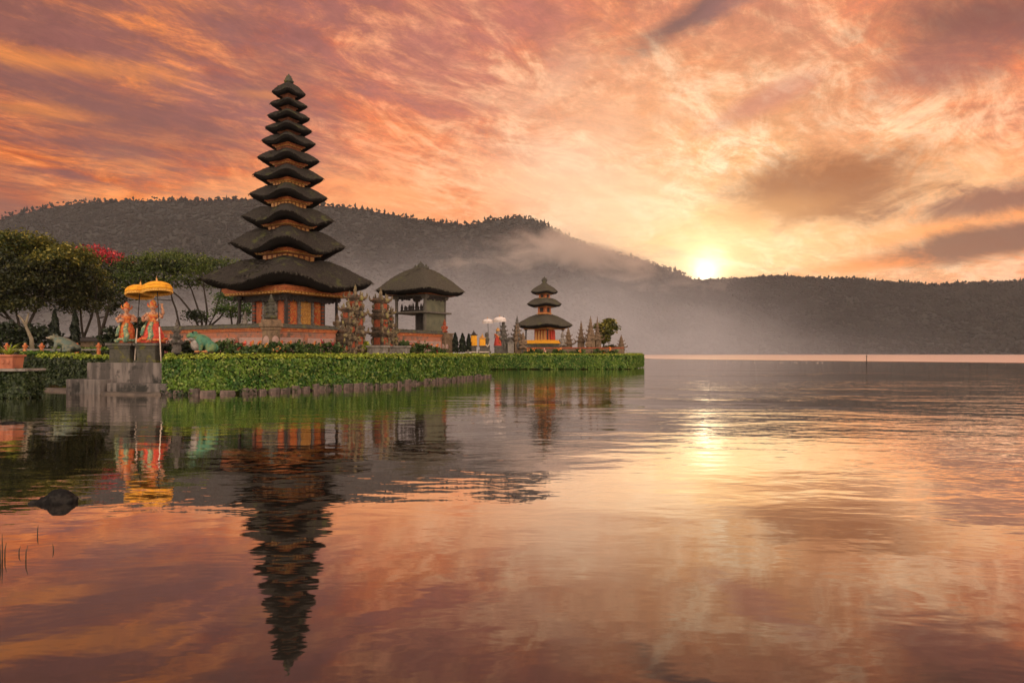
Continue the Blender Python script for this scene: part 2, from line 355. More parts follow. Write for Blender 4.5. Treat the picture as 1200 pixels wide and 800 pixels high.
def cloud_density(nt, co):
    x, y, z = nt.sep(co)
    n = nt.noise(nt.vec(nt.mul(x, .012), nt.mul(y, .012), nt.mul(z, .026)), 1.0, 6, .64, .6)
    lean = nt.mul(nt.m('ABSOLUTE', nt.sub(x, 85.)), .24)                  # the bank slopes down both ways like the ridge under it
    a = nt.div(nt.sub(x, 125.), 235.); c = nt.div(nt.sub(nt.add(z, lean), 214.), 50.); b = nt.div(nt.sub(y, 1330.), 120.)
    r = nt.m('SQRT', nt.add(nt.add(nt.mul(a, a), nt.mul(b, b)), nt.mul(c, c)))
    return nt.step(nt.add(r, nt.mul(nt.sub(n, .5), 3.4)), 1.05, -.10)
mist_material('mist_air', (.93, .93, .94), 4.2e-3, 0.2, mist_density)
mist_material('cloud_air', (1.0, .90, .78), 2.4e-2, 0.45, cloud_density)

# ------------------------------------------------------------------ mesh helpers
def rotz(p, a):
    c, s = math.cos(a), math.sin(a); return (p[0] * c - p[1] * s, p[0] * s + p[1] * c, p[2])
class MB:
    def __init__(s): s.v = []; s.f = []
    def add(s, vs, fs):
        o = len(s.v); s.v.extend([tuple(p) for p in vs]); s.f.extend([[i + o for i in f] for f in fs]); return s
    def box(s, c, d, rz=0.0, top=1.0, topy=None):
        hx, hy, hz = d[0] / 2, d[1] / 2, d[2] / 2; ty = top if topy is None else topy
        vs = [(-hx, -hy, -hz), (hx, -hy, -hz), (hx, hy, -hz), (-hx, hy, -hz), (-hx * top, -hy * ty, hz), (hx * top, -hy * ty, hz), (hx * top, hy * ty, hz), (-hx * top, hy * ty, hz)]
        vs = [rotz(p, rz) for p in vs]; vs = [(p[0] + c[0], p[1] + c[1], p[2] + c[2]) for p in vs]
        return s.add(vs, [[3, 2, 1, 0], [4, 5, 6, 7], [0, 1, 5, 4], [1, 2, 6, 5], [2, 3, 7, 6], [3, 0, 4, 7]])
    def rings(s, rings, cap0=True, cap1=True):
        n = len(rings[0]); vs = [p for r in rings for p in r]; fs = []
        for k in range(len(rings) - 1):
            for i in range(n):
                j = (i + 1) % n; fs.append([k * n + i, k * n + j, (k + 1) * n + j, (k + 1) * n + i])
        if cap0: fs.append(list(range(n))[::-1])
        if cap1: fs.append([(len(rings) - 1) * n + i for i in range(n)])
        return s.add(vs, fs)
    def lathe(s, prof, n=20, c=(0, 0, 0), wob=None):
        rs = []
        for r, z in prof:
            rs.append([(c[0] + r * (1 if wob is None else wob(a, z)) * math.cos(a), c[1] + r * (1 if wob is None else wob(a, z)) * math.sin(a), c[2] + z) for a in [2 * math.pi * i / n for i in range(n)]])
        return s.rings(rs)
    def tube(s, pts, rad, n=8):
        pts = [Vector(p) for p in pts]; rs = []
        for i, p in enumerate(pts):
            d = (pts[min(i + 1, len(pts) - 1)] - pts[max(i - 1, 0)]).normalized()
            up = Vector((0, 0, 1)) if abs(d.z) < .9 else Vector((1, 0, 0))
            a = d.cross(up).normalized(); b = a.cross(d)
            r = rad[i] if hasattr(rad, '__len__') else rad
            rs.append([tuple(p + a * (r * math.cos(t)) + b * (r * math.sin(t))) for t in [2 * math.pi * k / n for k in range(n)]])
        return s.rings(rs)
    def ell(s, c, r, rot=None, nu=14, nv=9):
        vs, fs = [], []
        Rm = rot.to_matrix() if rot is not None else None
        for j in range(1, nv):
            ph = math.pi * j / nv
            for i in range(nu):
                th = 2 * math.pi * i / nu
                p = Vector((r[0] * math.sin(ph) * math.cos(th), r[1] * math.sin(ph) * math.sin(th), -r[2] * math.cos(ph)))
                if Rm: p = Rm @ p
                vs.append((c[0] + p.x, c[1] + p.y, c[2] + p.z))
        bp, tp = Vector((0, 0, -r[2])), Vector((0, 0, r[2]))
        if Rm: bp, tp = Rm @ bp, Rm @ tp
        vs.append((c[0] + bp.x, c[1] + bp.y, c[2] + bp.z)); vs.append((c[0] + tp.x, c[1] + tp.y, c[2] + tp.z))
        for j in range(nv - 2):
            for i in range(nu):
                k = (i + 1) % nu; fs.append([j * nu + i, j * nu + k, (j + 1) * nu + k, (j + 1) * nu + i])
        B, T = len(vs) - 2, len(vs) - 1
        for i in range(nu):
            k = (i + 1) % nu; fs.append([B, k, i]); fs.append([T, (nv - 2) * nu + i, (nv - 2) * nu + k])
        return s.add(vs, fs)
    def build(s, name, m, parent=None, smooth=False, bevel=0.0, voxel=0.0, jitter=0.0, smooth_iter=6):
        me = bpy.data.meshes.new(name); me.from_pydata(s.v, [], s.f); me.validate()
        bm = bmesh.new(); bm.from_mesh(me); bmesh.ops.recalc_face_normals(bm, faces=bm.faces)
        if jitter:
            for v in bm.verts: v.co += Vector((random.uniform(-1, 1), random.uniform(-1, 1), random.uniform(-1, 1))) * jitter
        bm.to_mesh(me); bm.free()
        me.materials.append(MATS[m])
        if smooth or voxel:
            me.polygons.foreach_set('use_smooth', [True] * len(me.polygons))
        o = bpy.data.objects.new(name, me); COL.objects.link(o); o.parent = parent
        if voxel:
            rm = o.modifiers.new('remesh', 'REMESH'); rm.mode = 'VOXEL'; rm.voxel_size = voxel; rm.use_smooth_shade = True
            sm = o.modifiers.new('smooth', 'SMOOTH'); sm.factor = .5; sm.iterations = smooth_iter
        if bevel:
            bv = o.modifiers.new('bevel', 'BEVEL'); bv.width = bevel; bv.segments = 2; bv.limit_method = 'ANGLE'
        return o
def np_mesh(name, V, Fq, m, parent=None, smooth=False):
    me = bpy.data.meshes.new(name); k = Fq.shape[1]
    me.vertices.add(len(V)); me.vertices.foreach_set('co', V.astype(np.float32).ravel())
    me.loops.add(Fq.size); me.loops.foreach_set('vertex_index', Fq.astype(np.int32).ravel())
    me.polygons.add(len(Fq)); me.polygons.foreach_set('loop_start', np.arange(0, Fq.size, k, dtype=np.int32))
    me.polygons.foreach_set('loop_total', np.full(len(Fq), k, np.int32))
    if smooth: me.polygons.foreach_set('use_smooth', np.ones(len(Fq), bool))
    me.update(calc_edges=True); me.materials.append(MATS[m])
    o = bpy.data.objects.new(name, me); COL.objects.link(o); o.parent = parent
    return o
def leaves(name, P, m, size, parent=None, N=None, spread=0.9, aspect=1.7, sizevar=.4):
    """one mesh of small leaf faces at the points P, turned roughly along N"""
    n = len(P); P = np.asarray(P, float)
    D = rng.normal(size=(n, 3)); D /= np.linalg.norm(D, axis=1)[:, None]
    if N is not None: D = np.asarray(N) + spread * D; D /= np.linalg.norm(D, axis=1)[:, None] + 1e-9
    T = rng.normal(size=(n, 3)); A = np.cross(D, T); A /= np.linalg.norm(A, axis=1)[:, None] + 1e-9; B = np.cross(D, A)
    s = (size * (1 + sizevar * rng.uniform(-1, 1, n)))[:, None]
    V = np.empty((n, 4, 3)); fold = D * s * .12
    V[:, 0] = P - A * s * .5 * aspect; V[:, 1] = P - B * s * .5 + fold; V[:, 2] = P + A * s * .5 * aspect; V[:, 3] = P + B * s * .5 + fold
    return np_mesh(name, V.reshape(-1, 3), np.arange(n * 4).reshape(n, 4), m, parent)
def thing(name, label, cat, loc=(0, 0, 0), rz=0.0, group=None, size=1.0):
    o = bpy.data.objects.new(name, None); COL.objects.link(o); o.empty_display_size = .3; o.scale = (size, size, size)
    o.location = loc; o.rotation_euler = (0, 0, rz)
    return tag(o, label, cat, group)
def tag(o, label, cat, group=None):
    o['label'] = label; o['category'] = cat
    if group: o['group'] = group
    return o
def kind(o, k): o['kind'] = k; return o
def dup(root, loc, rz=0.0, label=None, sc=None, group=None):
    r = root.copy(); COL.objects.link(r); r.location = loc; r.rotation_euler = (0, 0, rz)
    if label: r['label'] = label
    if group: r['group'] = group
    if sc: r.scale = (sc, sc, sc)
    for ch in list(root.children):
        c = ch.copy(); COL.objects.link(c); c.parent = r
        for g in list(ch.children):
            e = g.copy(); COL.objects.link(e); e.parent = c
    return r
#==STRUCTURE==
# ------------------------------------------------------------------ lake, hills, haze
def sheet(name, x0, x1, y0, y1, z, m):
    return kind(np_mesh(name, np.array([[x0, y0, z], [x1, y0, z], [x1, y1, z], [x0, y1, z]], float), np.array([[0, 1, 2, 3]]), m), 'structure')
sheet('lake', -3300, 3300, -70, 3600, 0.0, 'lake_water')

def interp(prof, q):
    xs = [p[0] for p in prof]; ys = [p[1] for p in prof]
    return np.interp(q, xs, ys)
def crowns(P, r, h, name, m):
    n = len(P)
    base = np.array([[1, 0, 0], [0, 1, 0], [-1, 0, 0], [0, -1, 0], [0, 0, 1], [0, 0, -.8]], float)
    a = rng.uniform(0, 6.28, n); c, s = np.cos(a), np.sin(a)
    V = np.repeat(base[None], n, 0) + rng.normal(scale=.22, size=(n, 6, 3))
    Vx = V[:, :, 0] * c[:, None] - V[:, :, 1] * s[:, None]; Vy = V[:, :, 0] * s[:, None] + V[:, :, 1] * c[:, None]
    V = np.stack([Vx * r[:, None], Vy * r[:, None], V[:, :, 2] * h[:, None]], 2) + P[:, None, :]
    F8 = np.array([[0, 1, 4], [1, 2, 4], [2, 3, 4], [3, 0, 4], [1, 0, 5], [2, 1, 5], [3, 2, 5], [0, 3, 5]])
    Fq = (F8[None] + (np.arange(n) * 6)[:, None, None]).reshape(-1, 3)
    return kind(np_mesh(name, V.reshape(-1, 3), Fq, m, None, True), 'stuff')
def mountain(name, prof, Yr, Ys, p0, p1, seed, ntrees, tree_r, ridge_step, ridge_h):
    nu, nv, nb = int((p1 - p0) / 5), 46, 8
    px = np.linspace(p0, p1, nu); yr = np.array([Yr(p) for p in px]); ys = np.array([Ys(p) for p in px])
    py = interp(prof, px)
    zr = H + (HZ - py) / F * yr
    fine = np.array([mnoise.fractal(Vector((p * .045, seed, 0)), .8, 2.0, 5) for p in px])
    zr = np.maximum(zr + fine * yr * .0016, -1)
    Xr = (px - 600) / F * yr
    G = np.zeros((nu, nv + nb, 3))
    for j in range(nv + nb):
        v = j / (nv - 1)
        if v <= 1:
            Y = ys + (yr - ys) * v; z = zr * (v ** 1.12)
            nz = np.array([mnoise.fractal(Vector((Xr[i] * .0045, Y[i] * .0028 + seed, seed)), .75, 2.1, 5) for i in range(nu)])
            nz2 = np.array([abs(mnoise.noise(Vector((Xr[i] * .011 + .004 * Y[i], Y[i] * .0015, seed + 4)))) for i in range(nu)])
            z = z + zr * (v * (1 - v)) * (nz * .38 - nz2 * .42)
            z = np.minimum(z, H + (zr - H) * Y / yr * (.985 if j < nv - 1 else 1)); z = np.where(v == 0, -.6, np.maximum(z, -.6))
            G[:, j] = np.stack([Xr, Y, z], 1)
        else:
            t = (j - nv + 1) / nb
            G[:, j] = np.stack([Xr, yr + 420 * t, np.maximum(zr * (1 - t * .9), -.6)], 1)
    nj = nv + nb; idx = np.arange(nu * nj).reshape(nu, nj)
    Fq = np.stack([idx[:-1, :-1], idx[1:, :-1], idx[1:, 1:], idx[:-1, 1:]], -1).reshape(-1, 4)
    kind(np_mesh(name, G.reshape(-1, 3), Fq, 'slope', None, True), 'structure')
    ui = rng.uniform(0, nu - 1.001, ntrees); vj = (rng.uniform(0.0, 1, ntrees) ** .75) * (nv - 1.001)
    i0, j0 = ui.astype(int), vj.astype(int); fu, fv = (ui - i0)[:, None], (vj - j0)[:, None]
    P = (G[i0, j0] * (1 - fu) + G[i0 + 1, j0] * fu) * (1 - fv) + (G[i0, j0 + 1] * (1 - fu) + G[i0 + 1, j0 + 1] * fu) * fv
    r = tree_r * rng.uniform(.55, 1.25, ntrees); P[:, 2] += r * .2
    P2 = []
    q = p0
    while q < p1:                                         # the trees standing along the crest
        yy = Yr(q); zz = float(np.interp(q, px, zr)); dens = mnoise.noise(Vector((q * .02, seed, 9)))
        if zz > 6 and random.random() < .72 + dens * .9: P2.append((X(q, yy), yy + random.uniform(-25, 12), zz + random.uniform(-.1, .45) * ridge_h, random.uniform(.3, .7) * ridge_h, random.choice((.4, .5, .6, .7, .8, 1.1)) * random.uniform(.7, 1.1) * ridge_h))
        q += ridge_step * random.uniform(.4, 1.6)
    P2 = np.array(P2)
    crowns(np.vstack([P, P2[:, :3]]), np.concatenate([r, P2[:, 3]]), np.concatenate([r * rng.uniform(.6, 1.1, ntrees), P2[:, 4]]), 'forest', 'forest_leaf')
left_prof = [(-500, 300), (-200, 285), (-60, 268), (0, 257), (50, 245), (100, 238), (150, 236), (215, 235), (300, 235), (350, 238), (400, 243), (450, 250), (500, 259), (545, 264), (575, 259), (610, 255), (625, 258), (645, 266), (665, 277), (690, 288), (720, 297), (760, 308), (800, 322), (840, 338), (880, 360), (960, 400), (1000, 413), (1040, 416)]
right_prof = [(640, 413), (700, 372), (760, 341), (800, 331), (830, 328), (870, 326), (900, 324), (960, 326), (1010, 327), (1040, 330), (1090, 334), (1120, 332), (1160, 331), (1200, 330), (1300, 322), (1420, 318), (1600, 330), (1900, 350)]
mountain('mountain', left_prof, lambda p: 1520, lambda p: 960 if p < 500 else 960 + (p - 500) * .6, -500, 1040, 3.3, 46000, 4.2, 1.3, 6.5)
mountain('hillside', right_prof, lambda p: 1880 - max(0, p - 760) * .95, lambda p: 1330 - max(0, p - 760) * .78, 640, 1900, 8.1, 52000, 3.9, 1.2, 5.5)

hz = MB(); hz.box((0, 1720, 194.5), (7000, 3960, 391)); kind(hz.build('haze', 'haze_air'), 'stuff')
b = MB(); b.box((-150, 1040, 104), (2300, 860, 207)); kind(b.build('mist', 'mist_air'), 'stuff')
b = MB(); b.box((130, 1330, 195), (560, 260, 200)); kind(b.build('cloud_bank', 'cloud_air'), 'stuff')

# ------------------------------------------------------------------ islands
def slab(name, pts, z0, z1, m, inset=0.0):
    b = MB(); n = len(pts)
    b.rings([[(x, y, z0) for x, y in pts], [(x, y, z1) for x, y in pts]])
    return kind(b.build(name, m), 'structure')
front = [(-15.35, 30.05), (-14.6, 29.55), (-13.2, 29.5), (-11.5, 30.8), (-9.0, 34.2), (-6.8, 37.2), (-4.2, 44.2), (-1.7, 52.4)]
G1 = 1.28
def shift(pts, d):
    out = []
    for i, p in enumerate(pts):
        a = Vector(pts[max(i - 1, 0)]); b = Vector(pts[min(i + 1, len(pts) - 1)]); t = (b - a).normalized()
        out.append((p[0] - t.y * d, p[1] + t.x * d))
    return out
slab('island_ground', shift(front, .35) + [(-2.0, 54.5), (-4.6, 60), (-6.6, 72.6), (-10, 84), (-40, 110), (-120, 110), (-120, 42), (-40, 42), (-27.5, 39.2), (-22.8, 37.9), (-21.6, 35.2), (-19.5, 34.5), (-18.9, 32.0), (-15.5, 31.5)], -.5, G1, 'lawn')
slab('island_ground', [(-6.4, 71.2), (-4.2, 75.2), (-3.8, 78.6), (12.9, 78.6), (16.2, 88), (14, 110), (-4, 112), (-9.5, 86)], -.5, G1 - .006, 'lawn')
# muddy spit at the landing
def spit():
    pts = []; b = MB(); ring0, ring1 = [], []
    base = [(-23.5, 33.6), (-22.6, 32.9), (-20.6, 31.2), (-18.3, 30.0), (-15.9, 29.15), (-15.0, 29.5), (-15.4, 31.0), (-18, 32.2), (-21.8, 34.6)]
    for x, y in base: ring0.append((x, y, -.25))
    for x, y in shift(base + base[:1], .25)[:-1]: ring1.append((x, y, .07 + random.uniform(-.02, .05)))
    b.rings([ring0, ring1]); return kind(b.build('shore', 'mud', bevel=.05), 'structure')
spit()
# back shore ground at the far left
slab('shore_ground', [(-120, 27.3), (-26, 27.3), (-24.2, 31), (-23.6, 34.2), (-27, 38.2), (-120, 42.2)], -.5, .32, 'earth')

def resample(pts, step):
    out = []; d0 = 0
    for a, b in zip(pts[:-1], pts[1:]):
        L = math.hypot(b[0] - a[0], b[1] - a[1]); n = max(1, int(L / step))
        for k in range(n): out.append((a[0] + (b[0] - a[0]) * k / n, a[1] + (b[1] - a[1]) * k / n))
    out.append(pts[-1]); return out
def smooth_path(pts, it=2):
    for _ in range(it):
        q = [pts[0]]
        for a, b in zip(pts[:-1], pts[1:]):
            q += [(a[0] * .75 + b[0] * .25, a[1] * .75 + b[1] * .25), (a[0] * .25 + b[0] * .75, a[1] * .25 + b[1] * .75)]
        pts = q + [pts[-1]]
    return pts
def hedge(label, path, w, z0, z1, dens, leaf, size, lit_top_leaf=None, group=None, droop=.14, label_cat='hedge'):
    """clipped hedge along a path (front edge), a dark twiggy core and leaf faces over its skin; grows to the path's left"""
    path = resample(smooth_path(path), .4)
    t = thing('hedge', label, 'hedge', (path[0][0], path[0][1], z0), 0, group); ox, oy = path[0]
    def sect(i, off, z):
        a = Vector(path[max(i - 1, 0)]); b = Vector(path[min(i + 1, len(path) - 1)]); d = (b - a).normalized()
        return (path[i][0] - d.y * off - ox, path[i][1] + d.x * off - oy, z - z0)
    b = MB(); e = .07
    for i in range(len(path)):
        wob = .04 * mnoise.noise(Vector((path[i][0] * 1.3, path[i][1] * 1.3, 0)))
        ring = [sect(i, e, z0), sect(i, e + .03, z0 + .3 * (z1 - z0)), sect(i, e, z1 - .22), sect(i, e + .1, z1 - e + wob), sect(i, w - e - .1, z1 - e + wob), sect(i, w - e, z1 - .2), sect(i, w - e, z0)]
        if i == 0: rs = []
        rs.append(ring)
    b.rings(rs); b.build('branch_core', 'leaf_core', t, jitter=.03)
    L = sum(math.hypot(path[i + 1][0] - path[i][0], path[i + 1][1] - path[i][1]) for i in range(len(path) - 1))
    hgt = z1 - z0; per = 2 * hgt + w; P, N, PT, NT_ = [], [], [], []
    def addp(i, f, k, s):
        a0 = sect(i, 0, 0); 
        a = Vector(path[i]); c = Vector(path[i + 1]); d = (c - a).normalized(); nl = Vector((-d.y, d.x))
        p = a + (c - a) * f
        bump = .05 * mnoise.noise(Vector((p.x * 2.2, p.y * 2.2, s * 3))) + (random.gauss(0, .035) if random.random() > .035 else random.uniform(.06, .17))
        rr = .16
        if k == 'front':
            z = z0 - droop * random.random() * max(0, mnoise.noise(Vector((p.x * 1.7, p.y * 1.7, 5)))) * 4 + s * (hgt - rr + .02) ; n = Vector((-nl.x, -nl.y, .25)); q = p - nl * (-.02 + bump * -1)
            q = p + nl * (.02 - bump)
        elif k == 'back':
            z = z0 + s * (hgt - rr); n = Vector((nl.x, nl.y, .25)); q = p + nl * (w - .02 + bump)
        else:
            off = s * w; edge = min(off, w - off); z = z1 + bump * .7 - (0 if edge > rr else (rr - edge) ** 2 / rr * .8); n = Vector((0, 0, 1)) + ((nl * (-.6 if off < w / 2 else .6)).to_3d() if edge < rr else Vector((0, 0, 0))); q = p + nl * off
        return (q.x - ox, q.y - oy, z - z0), (n.x, n.y, n.z)
    nseg = len(path) - 1
    for kk, area, dn in (('front', L * hgt, 1.0), ('back', L * hgt, .35), ('top', L * w, 1.0)):
        for _ in range(int(area * dens * dn)):
            i = random.randrange(nseg); r = addp(i, random.random(), kk, random.random())
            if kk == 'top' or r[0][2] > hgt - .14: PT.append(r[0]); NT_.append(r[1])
            else: P.append(r[0]); N.append(r[1])
    for ei, sgn in ((0, -1), (nseg, 1)):                                       # the two ends
        a = Vector(path[min(ei, nseg - 1)]); c = Vector(path[min(ei, nseg - 1) + 1]); d = (c - a).normalized(); nl = Vector((-d.y, d.x)); p0 = Vector(path[ei])
        for _ in range(int(w * hgt * dens)):
            s, zz = random.random(), random.random(); q = p0 + nl * (s * w) + d * (sgn * (.03 + random.gauss(0, .03)))
            P.append((q.x - ox, q.y - oy, zz * (hgt - .05))); N.append((d.x * sgn, d.y * sgn, .2))
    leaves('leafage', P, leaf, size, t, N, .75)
    leaves('leafage', PT, lit_top_leaf or leaf, size, t, NT_, .75)  # lighter leaf colour puts the yellow backlight into the hedge top
    return t
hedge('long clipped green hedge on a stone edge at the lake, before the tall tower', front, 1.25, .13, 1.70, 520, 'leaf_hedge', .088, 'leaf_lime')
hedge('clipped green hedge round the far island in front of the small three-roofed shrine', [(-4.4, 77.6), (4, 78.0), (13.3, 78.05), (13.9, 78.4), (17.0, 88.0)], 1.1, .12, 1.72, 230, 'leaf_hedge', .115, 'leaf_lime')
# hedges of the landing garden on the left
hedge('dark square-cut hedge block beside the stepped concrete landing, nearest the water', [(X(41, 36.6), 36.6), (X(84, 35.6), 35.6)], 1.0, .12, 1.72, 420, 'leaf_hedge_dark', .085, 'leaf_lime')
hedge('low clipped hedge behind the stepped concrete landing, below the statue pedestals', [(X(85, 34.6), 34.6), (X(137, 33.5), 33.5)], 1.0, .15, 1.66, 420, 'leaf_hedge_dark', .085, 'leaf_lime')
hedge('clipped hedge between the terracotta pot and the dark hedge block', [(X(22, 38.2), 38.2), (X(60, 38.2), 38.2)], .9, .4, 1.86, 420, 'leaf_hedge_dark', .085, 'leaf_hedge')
hedge('thin yellowish hedge running behind the green toad statue', [(X(58, 42.5), 42.5), (X(134, 41.5), 41.5)], .8, 1.28, 2.12, 330, 'leaf_olive', .09, 'leaf_hedge')

# stones of the lake edge under the long hedge
protos = []
for k in range(4):
    b = MB(); b.box((0, 0, 0), (.56, .36, .36), top=.9); o = b.build('edging_stone', 'edge_rock', bevel=.03, jitter=.045); protos.append(o)
pth = resample(smooth_path(shift(front, .04)), .05); acc = 0; nxt = 0; used = [False] * 4
for i in range(1, len(pth)):
    a, c = Vector(pth[i - 1]), Vector(pth[i]); acc += (c - a).length
    if acc >= nxt:
        k = random.randrange(4); o = protos[k] if not used[k] else protos[k].copy()
        if used[k]: COL.objects.link(o)
        used[k] = True; sx = random.uniform(.5, 1.35)
        o.location = (c.x, c.y, .045 + random.uniform(-.07, .06)); o.rotation_euler = (random.uniform(-.06, .06), random.uniform(-.05, .05), math.atan2(c.y - a.y, c.x - a.x) + random.uniform(-.07, .07)); o.scale = (sx, 1, random.uniform(.85, 1.15))
        tag(o, 'rough grey-pink edging stone at the waterline under the long clipped hedge', 'stone', 'edging stones under the long hedge')
        nxt = acc + .56 * sx * 1.0 + random.choice((0, .01, .02, .16))
for k in range(4):
    if not used[k]: bpy.data.objects.remove(protos[k])

sedge = []
for i in range(0, len(pth) - 1, 2):
    if mnoise.noise(Vector((pth[i][0] * .9, pth[i][1] * .9, 3))) > .02:
        for _ in range(5): sedge.append((pth[i][0] + random.uniform(-.12, .12), pth[i][1] - random.uniform(.08, .26), random.uniform(.0, .22)))
kind(leaves('weeds', sedge, 'leaf_hedge_dark', .075, None, np.tile([[.3, -.8, .5]], (len(sedge), 1)), .9, 2.4), 'stuff')

# ------------------------------------------------------------------ stepped concrete landing
t = thing('landing_wall', 'stained grey concrete landing in two steps at the edge of the lake', 'wall', (X(144, 30.6), 30.6, 0), math.atan2(-1.3, 6.2))
b = MB(); b.box((.2, .9, .62), (4.3, 1.7, 1.52)); b.build('upper_step', 'concrete', t, bevel=.03)
b = MB(); b.box((-1.55, .10, .26), (1.75, 1.4, .76)); b.build('lower_step', 'concrete', t, bevel=.03)
b = MB(); b.box((1.0, -.10, .18), (3.1, .5, .60), top=.98); b.build('footing', 'concrete', t, bevel=.04)
b = MB(); b.box((2.62, .8, .56), (.56, 1.5, 1.42)); b.build('end_pier', 'concrete', t, bevel=.03)
# ------------------------------------------------------------------ thatched roofs
def sq(a_x, a_y, n, p):
    out = []
    for i in range(n):
        t = 2 * math.pi * (i + .5) / n; c, s = math.cos(t), math.sin(t)
        k = (abs(c) ** p + abs(s) ** p) ** (-1 / p)
        out.append((a_x * c * k, a_y * s * k, abs(math.sin(2 * t)) ** 2.2))
    return out
def roof(parent, hd, h, th, neck, z, droop=.15, crest=.50, dip=.80, closed=False, m='thatch', n=120, power=7.0, ax=1.0, ay=1.0, bulge=.45, under=.66, strand=1.0):
    """thick thatched roof, square in plan with rounded corners; corners lift, sides sag; z is the height of the corner tips"""
    a = hd / (math.sqrt(2) * 2 ** (-1 / power) * 1.0) / 1.0
    a = hd / (2 ** (.5 - 1 / power))
    def ring(f, dz, dr, p):
        rg = []
        for x, y, c in sq(a * ax * f if ax == 1 else a * (ax - 1 + f) , a * ay * f if ay == 1 else a * (ay - 1 + f), n, p):
            rough = .014 * hd * mnoise.noise(Vector((x * 2.1, y * 2.1, z))) + .010 * mnoise.noise(Vector((x * 13, y * 13, z)))
            rg.append((x, y, z + dz - droop * hd * dr * (1 - c) + rough))
        return rg
    pc = [(1.0, 0.0, 1.0), (.985, th * .16, .98)]
    top = [ring(1.0, 0, 1.0, power), ring(.982, th * .20, .98, power)]
    for k in range(1, 8):
        t_ = k / 7; f = .982 + (crest - .982) * t_
        zz = th * .20 + (h - th * .20) * ((1 - bulge) * t_ + bulge * math.sin(t_ * math.pi / 2))
        top.append(ring(f, zz, .98 * (1 - t_) ** .9 + .30 * t_, power * (1 - .12 * t_)))
    if closed:
        top += [ring(crest * .8, h * 1.20, .16, 5), ring(crest * .5, h * 1.46, .05, 4), ring(crest * .2, h * 1.64, 0, 3), ring(.03, h * 1.7, 0, 2)]
    else:
        top += [ring(crest + (neck - crest) * .5, h * (1 + dip) * .52, .14, 5), ring(neck, h * dip, 0, 6)]
    b = MB(); b.rings(top, cap0=False); r = b.build('roof', m, parent, smooth=True)
    A = np.array(top); nr = len(top) - (3 if closed else 2); ns = int(330 * hd * hd * strand + 500)
    ki = rng.integers(0, nr - 1, ns); ki[: ns // 14] = 0; ii = rng.integers(0, n, ns); fa, fb = rng.uniform(0, 1, (ns, 1)), rng.uniform(0, 1, (ns, 1)); jj = (ii + 1) % n
    lo_, hi_ = A[ki, ii] * (1 - fa) + A[ki, jj] * fa, A[ki + 1, ii] * (1 - fa) + A[ki + 1, jj] * fa
    P = lo_ * (1 - fb) + hi_ * fb; D = lo_ - hi_; D /= np.linalg.norm(D, axis=1)[:, None] + 1e-9; T = A[ki, jj] - A[ki, ii]; T /= np.linalg.norm(T, axis=1)[:, None] + 1e-9
    Nn = np.cross(D, T); Nn *= np.sign(Nn[:, 2:3] + 1e-6); D = D + rng.normal(scale=.16, size=D.shape); Ls = rng.uniform(.06, .17, (ns, 1)) * (.5 + .17 * hd); ws = rng.uniform(.008, .020, (ns, 1)) * (.7 + .12 * hd)
    V = np.empty((ns, 4, 3)); V[:, 0] = P - T * ws - Nn * .012; V[:, 1] = P + T * ws - Nn * .012; V[:, 2] = P + D * Ls + T * ws * .4 + Nn * rng.uniform(.004, .03, (ns, 1)); V[:, 3] = P + D * Ls - T * ws * .4 + Nn * .006
    np_mesh('thatch_strands', V.reshape(-1, 3), np.arange(ns * 4).reshape(ns, 4), m + '_strand', r)
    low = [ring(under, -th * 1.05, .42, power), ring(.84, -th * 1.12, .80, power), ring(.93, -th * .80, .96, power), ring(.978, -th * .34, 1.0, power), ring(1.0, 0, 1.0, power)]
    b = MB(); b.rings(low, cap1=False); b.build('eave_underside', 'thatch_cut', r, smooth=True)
    return r
def beam(parent, half, z, hgt, m1='orange_wood', m2='gold', x=1.0, y=1.0):
    b = MB(); b.box((0, 0, z + hgt * .78), (2 * half * x, 2 * half * y, hgt * .44)); b.box((0, 0, z + hgt * .44), (2 * (half - .06) * x, 2 * (half - .06) * y, hgt * .24))
    o = b.build('eave_beam', m1, parent, bevel=.012)
    b = MB(); b.box((0, 0, z + hgt * .16), (2 * (half - .13) * x, 2 * (half - .13) * y, hgt * .32))
    nn = max(4, int(half * 2 / .28))
    for k in range(nn):
        u = -half + .12 + (2 * half - .24) * (k + .5) / nn
        for sx, sy in ((1, 0), (-1, 0), (0, 1), (0, -1)):
            b.box(((half - .10) * sx * x + u * abs(sy) * x, (half - .10) * sy * y + u * abs(sx) * y, z + hgt * .14), (.09, .09, hgt * .2), top=1.3)
    b.build('carved_frieze', m2, o)
    return o
def antefix(b, p, out, s, up=1.0):
    """upswept carved corner ornament"""
    o = Vector((out[0], out[1], 0)).normalized(); P = Vector(p)
    b.tube([P - o * s * .3, P + o * s * .25 + Vector((0, 0, s * .1)), P + o * s * .52 + Vector((0, 0, s * .55 * up)), P + o * s * .42 + Vector((0, 0, s * 1.05 * up))], [s * .30, s * .30, s * .20, s * .03], 6)
    b.ell(P + o * s * .42 + Vector((0, 0, s * .22)), (s * .18,) * 3, nu=7, nv=5)
def flame(b, p, s, seed=0):
    """little leaf-shaped crest"""
    r = random.Random(seed)
    b.lathe([(s * .26, 0), (s * .40, s * .35), (s * .30, s * .8), (s * .38, s * 1.0), (s * .2, s * 1.35), (s * .24, s * 1.5), (s * .02, s * 2.1)], 8, p, lambda a, z: 1 + .25 * math.sin(4 * a + z * 3))
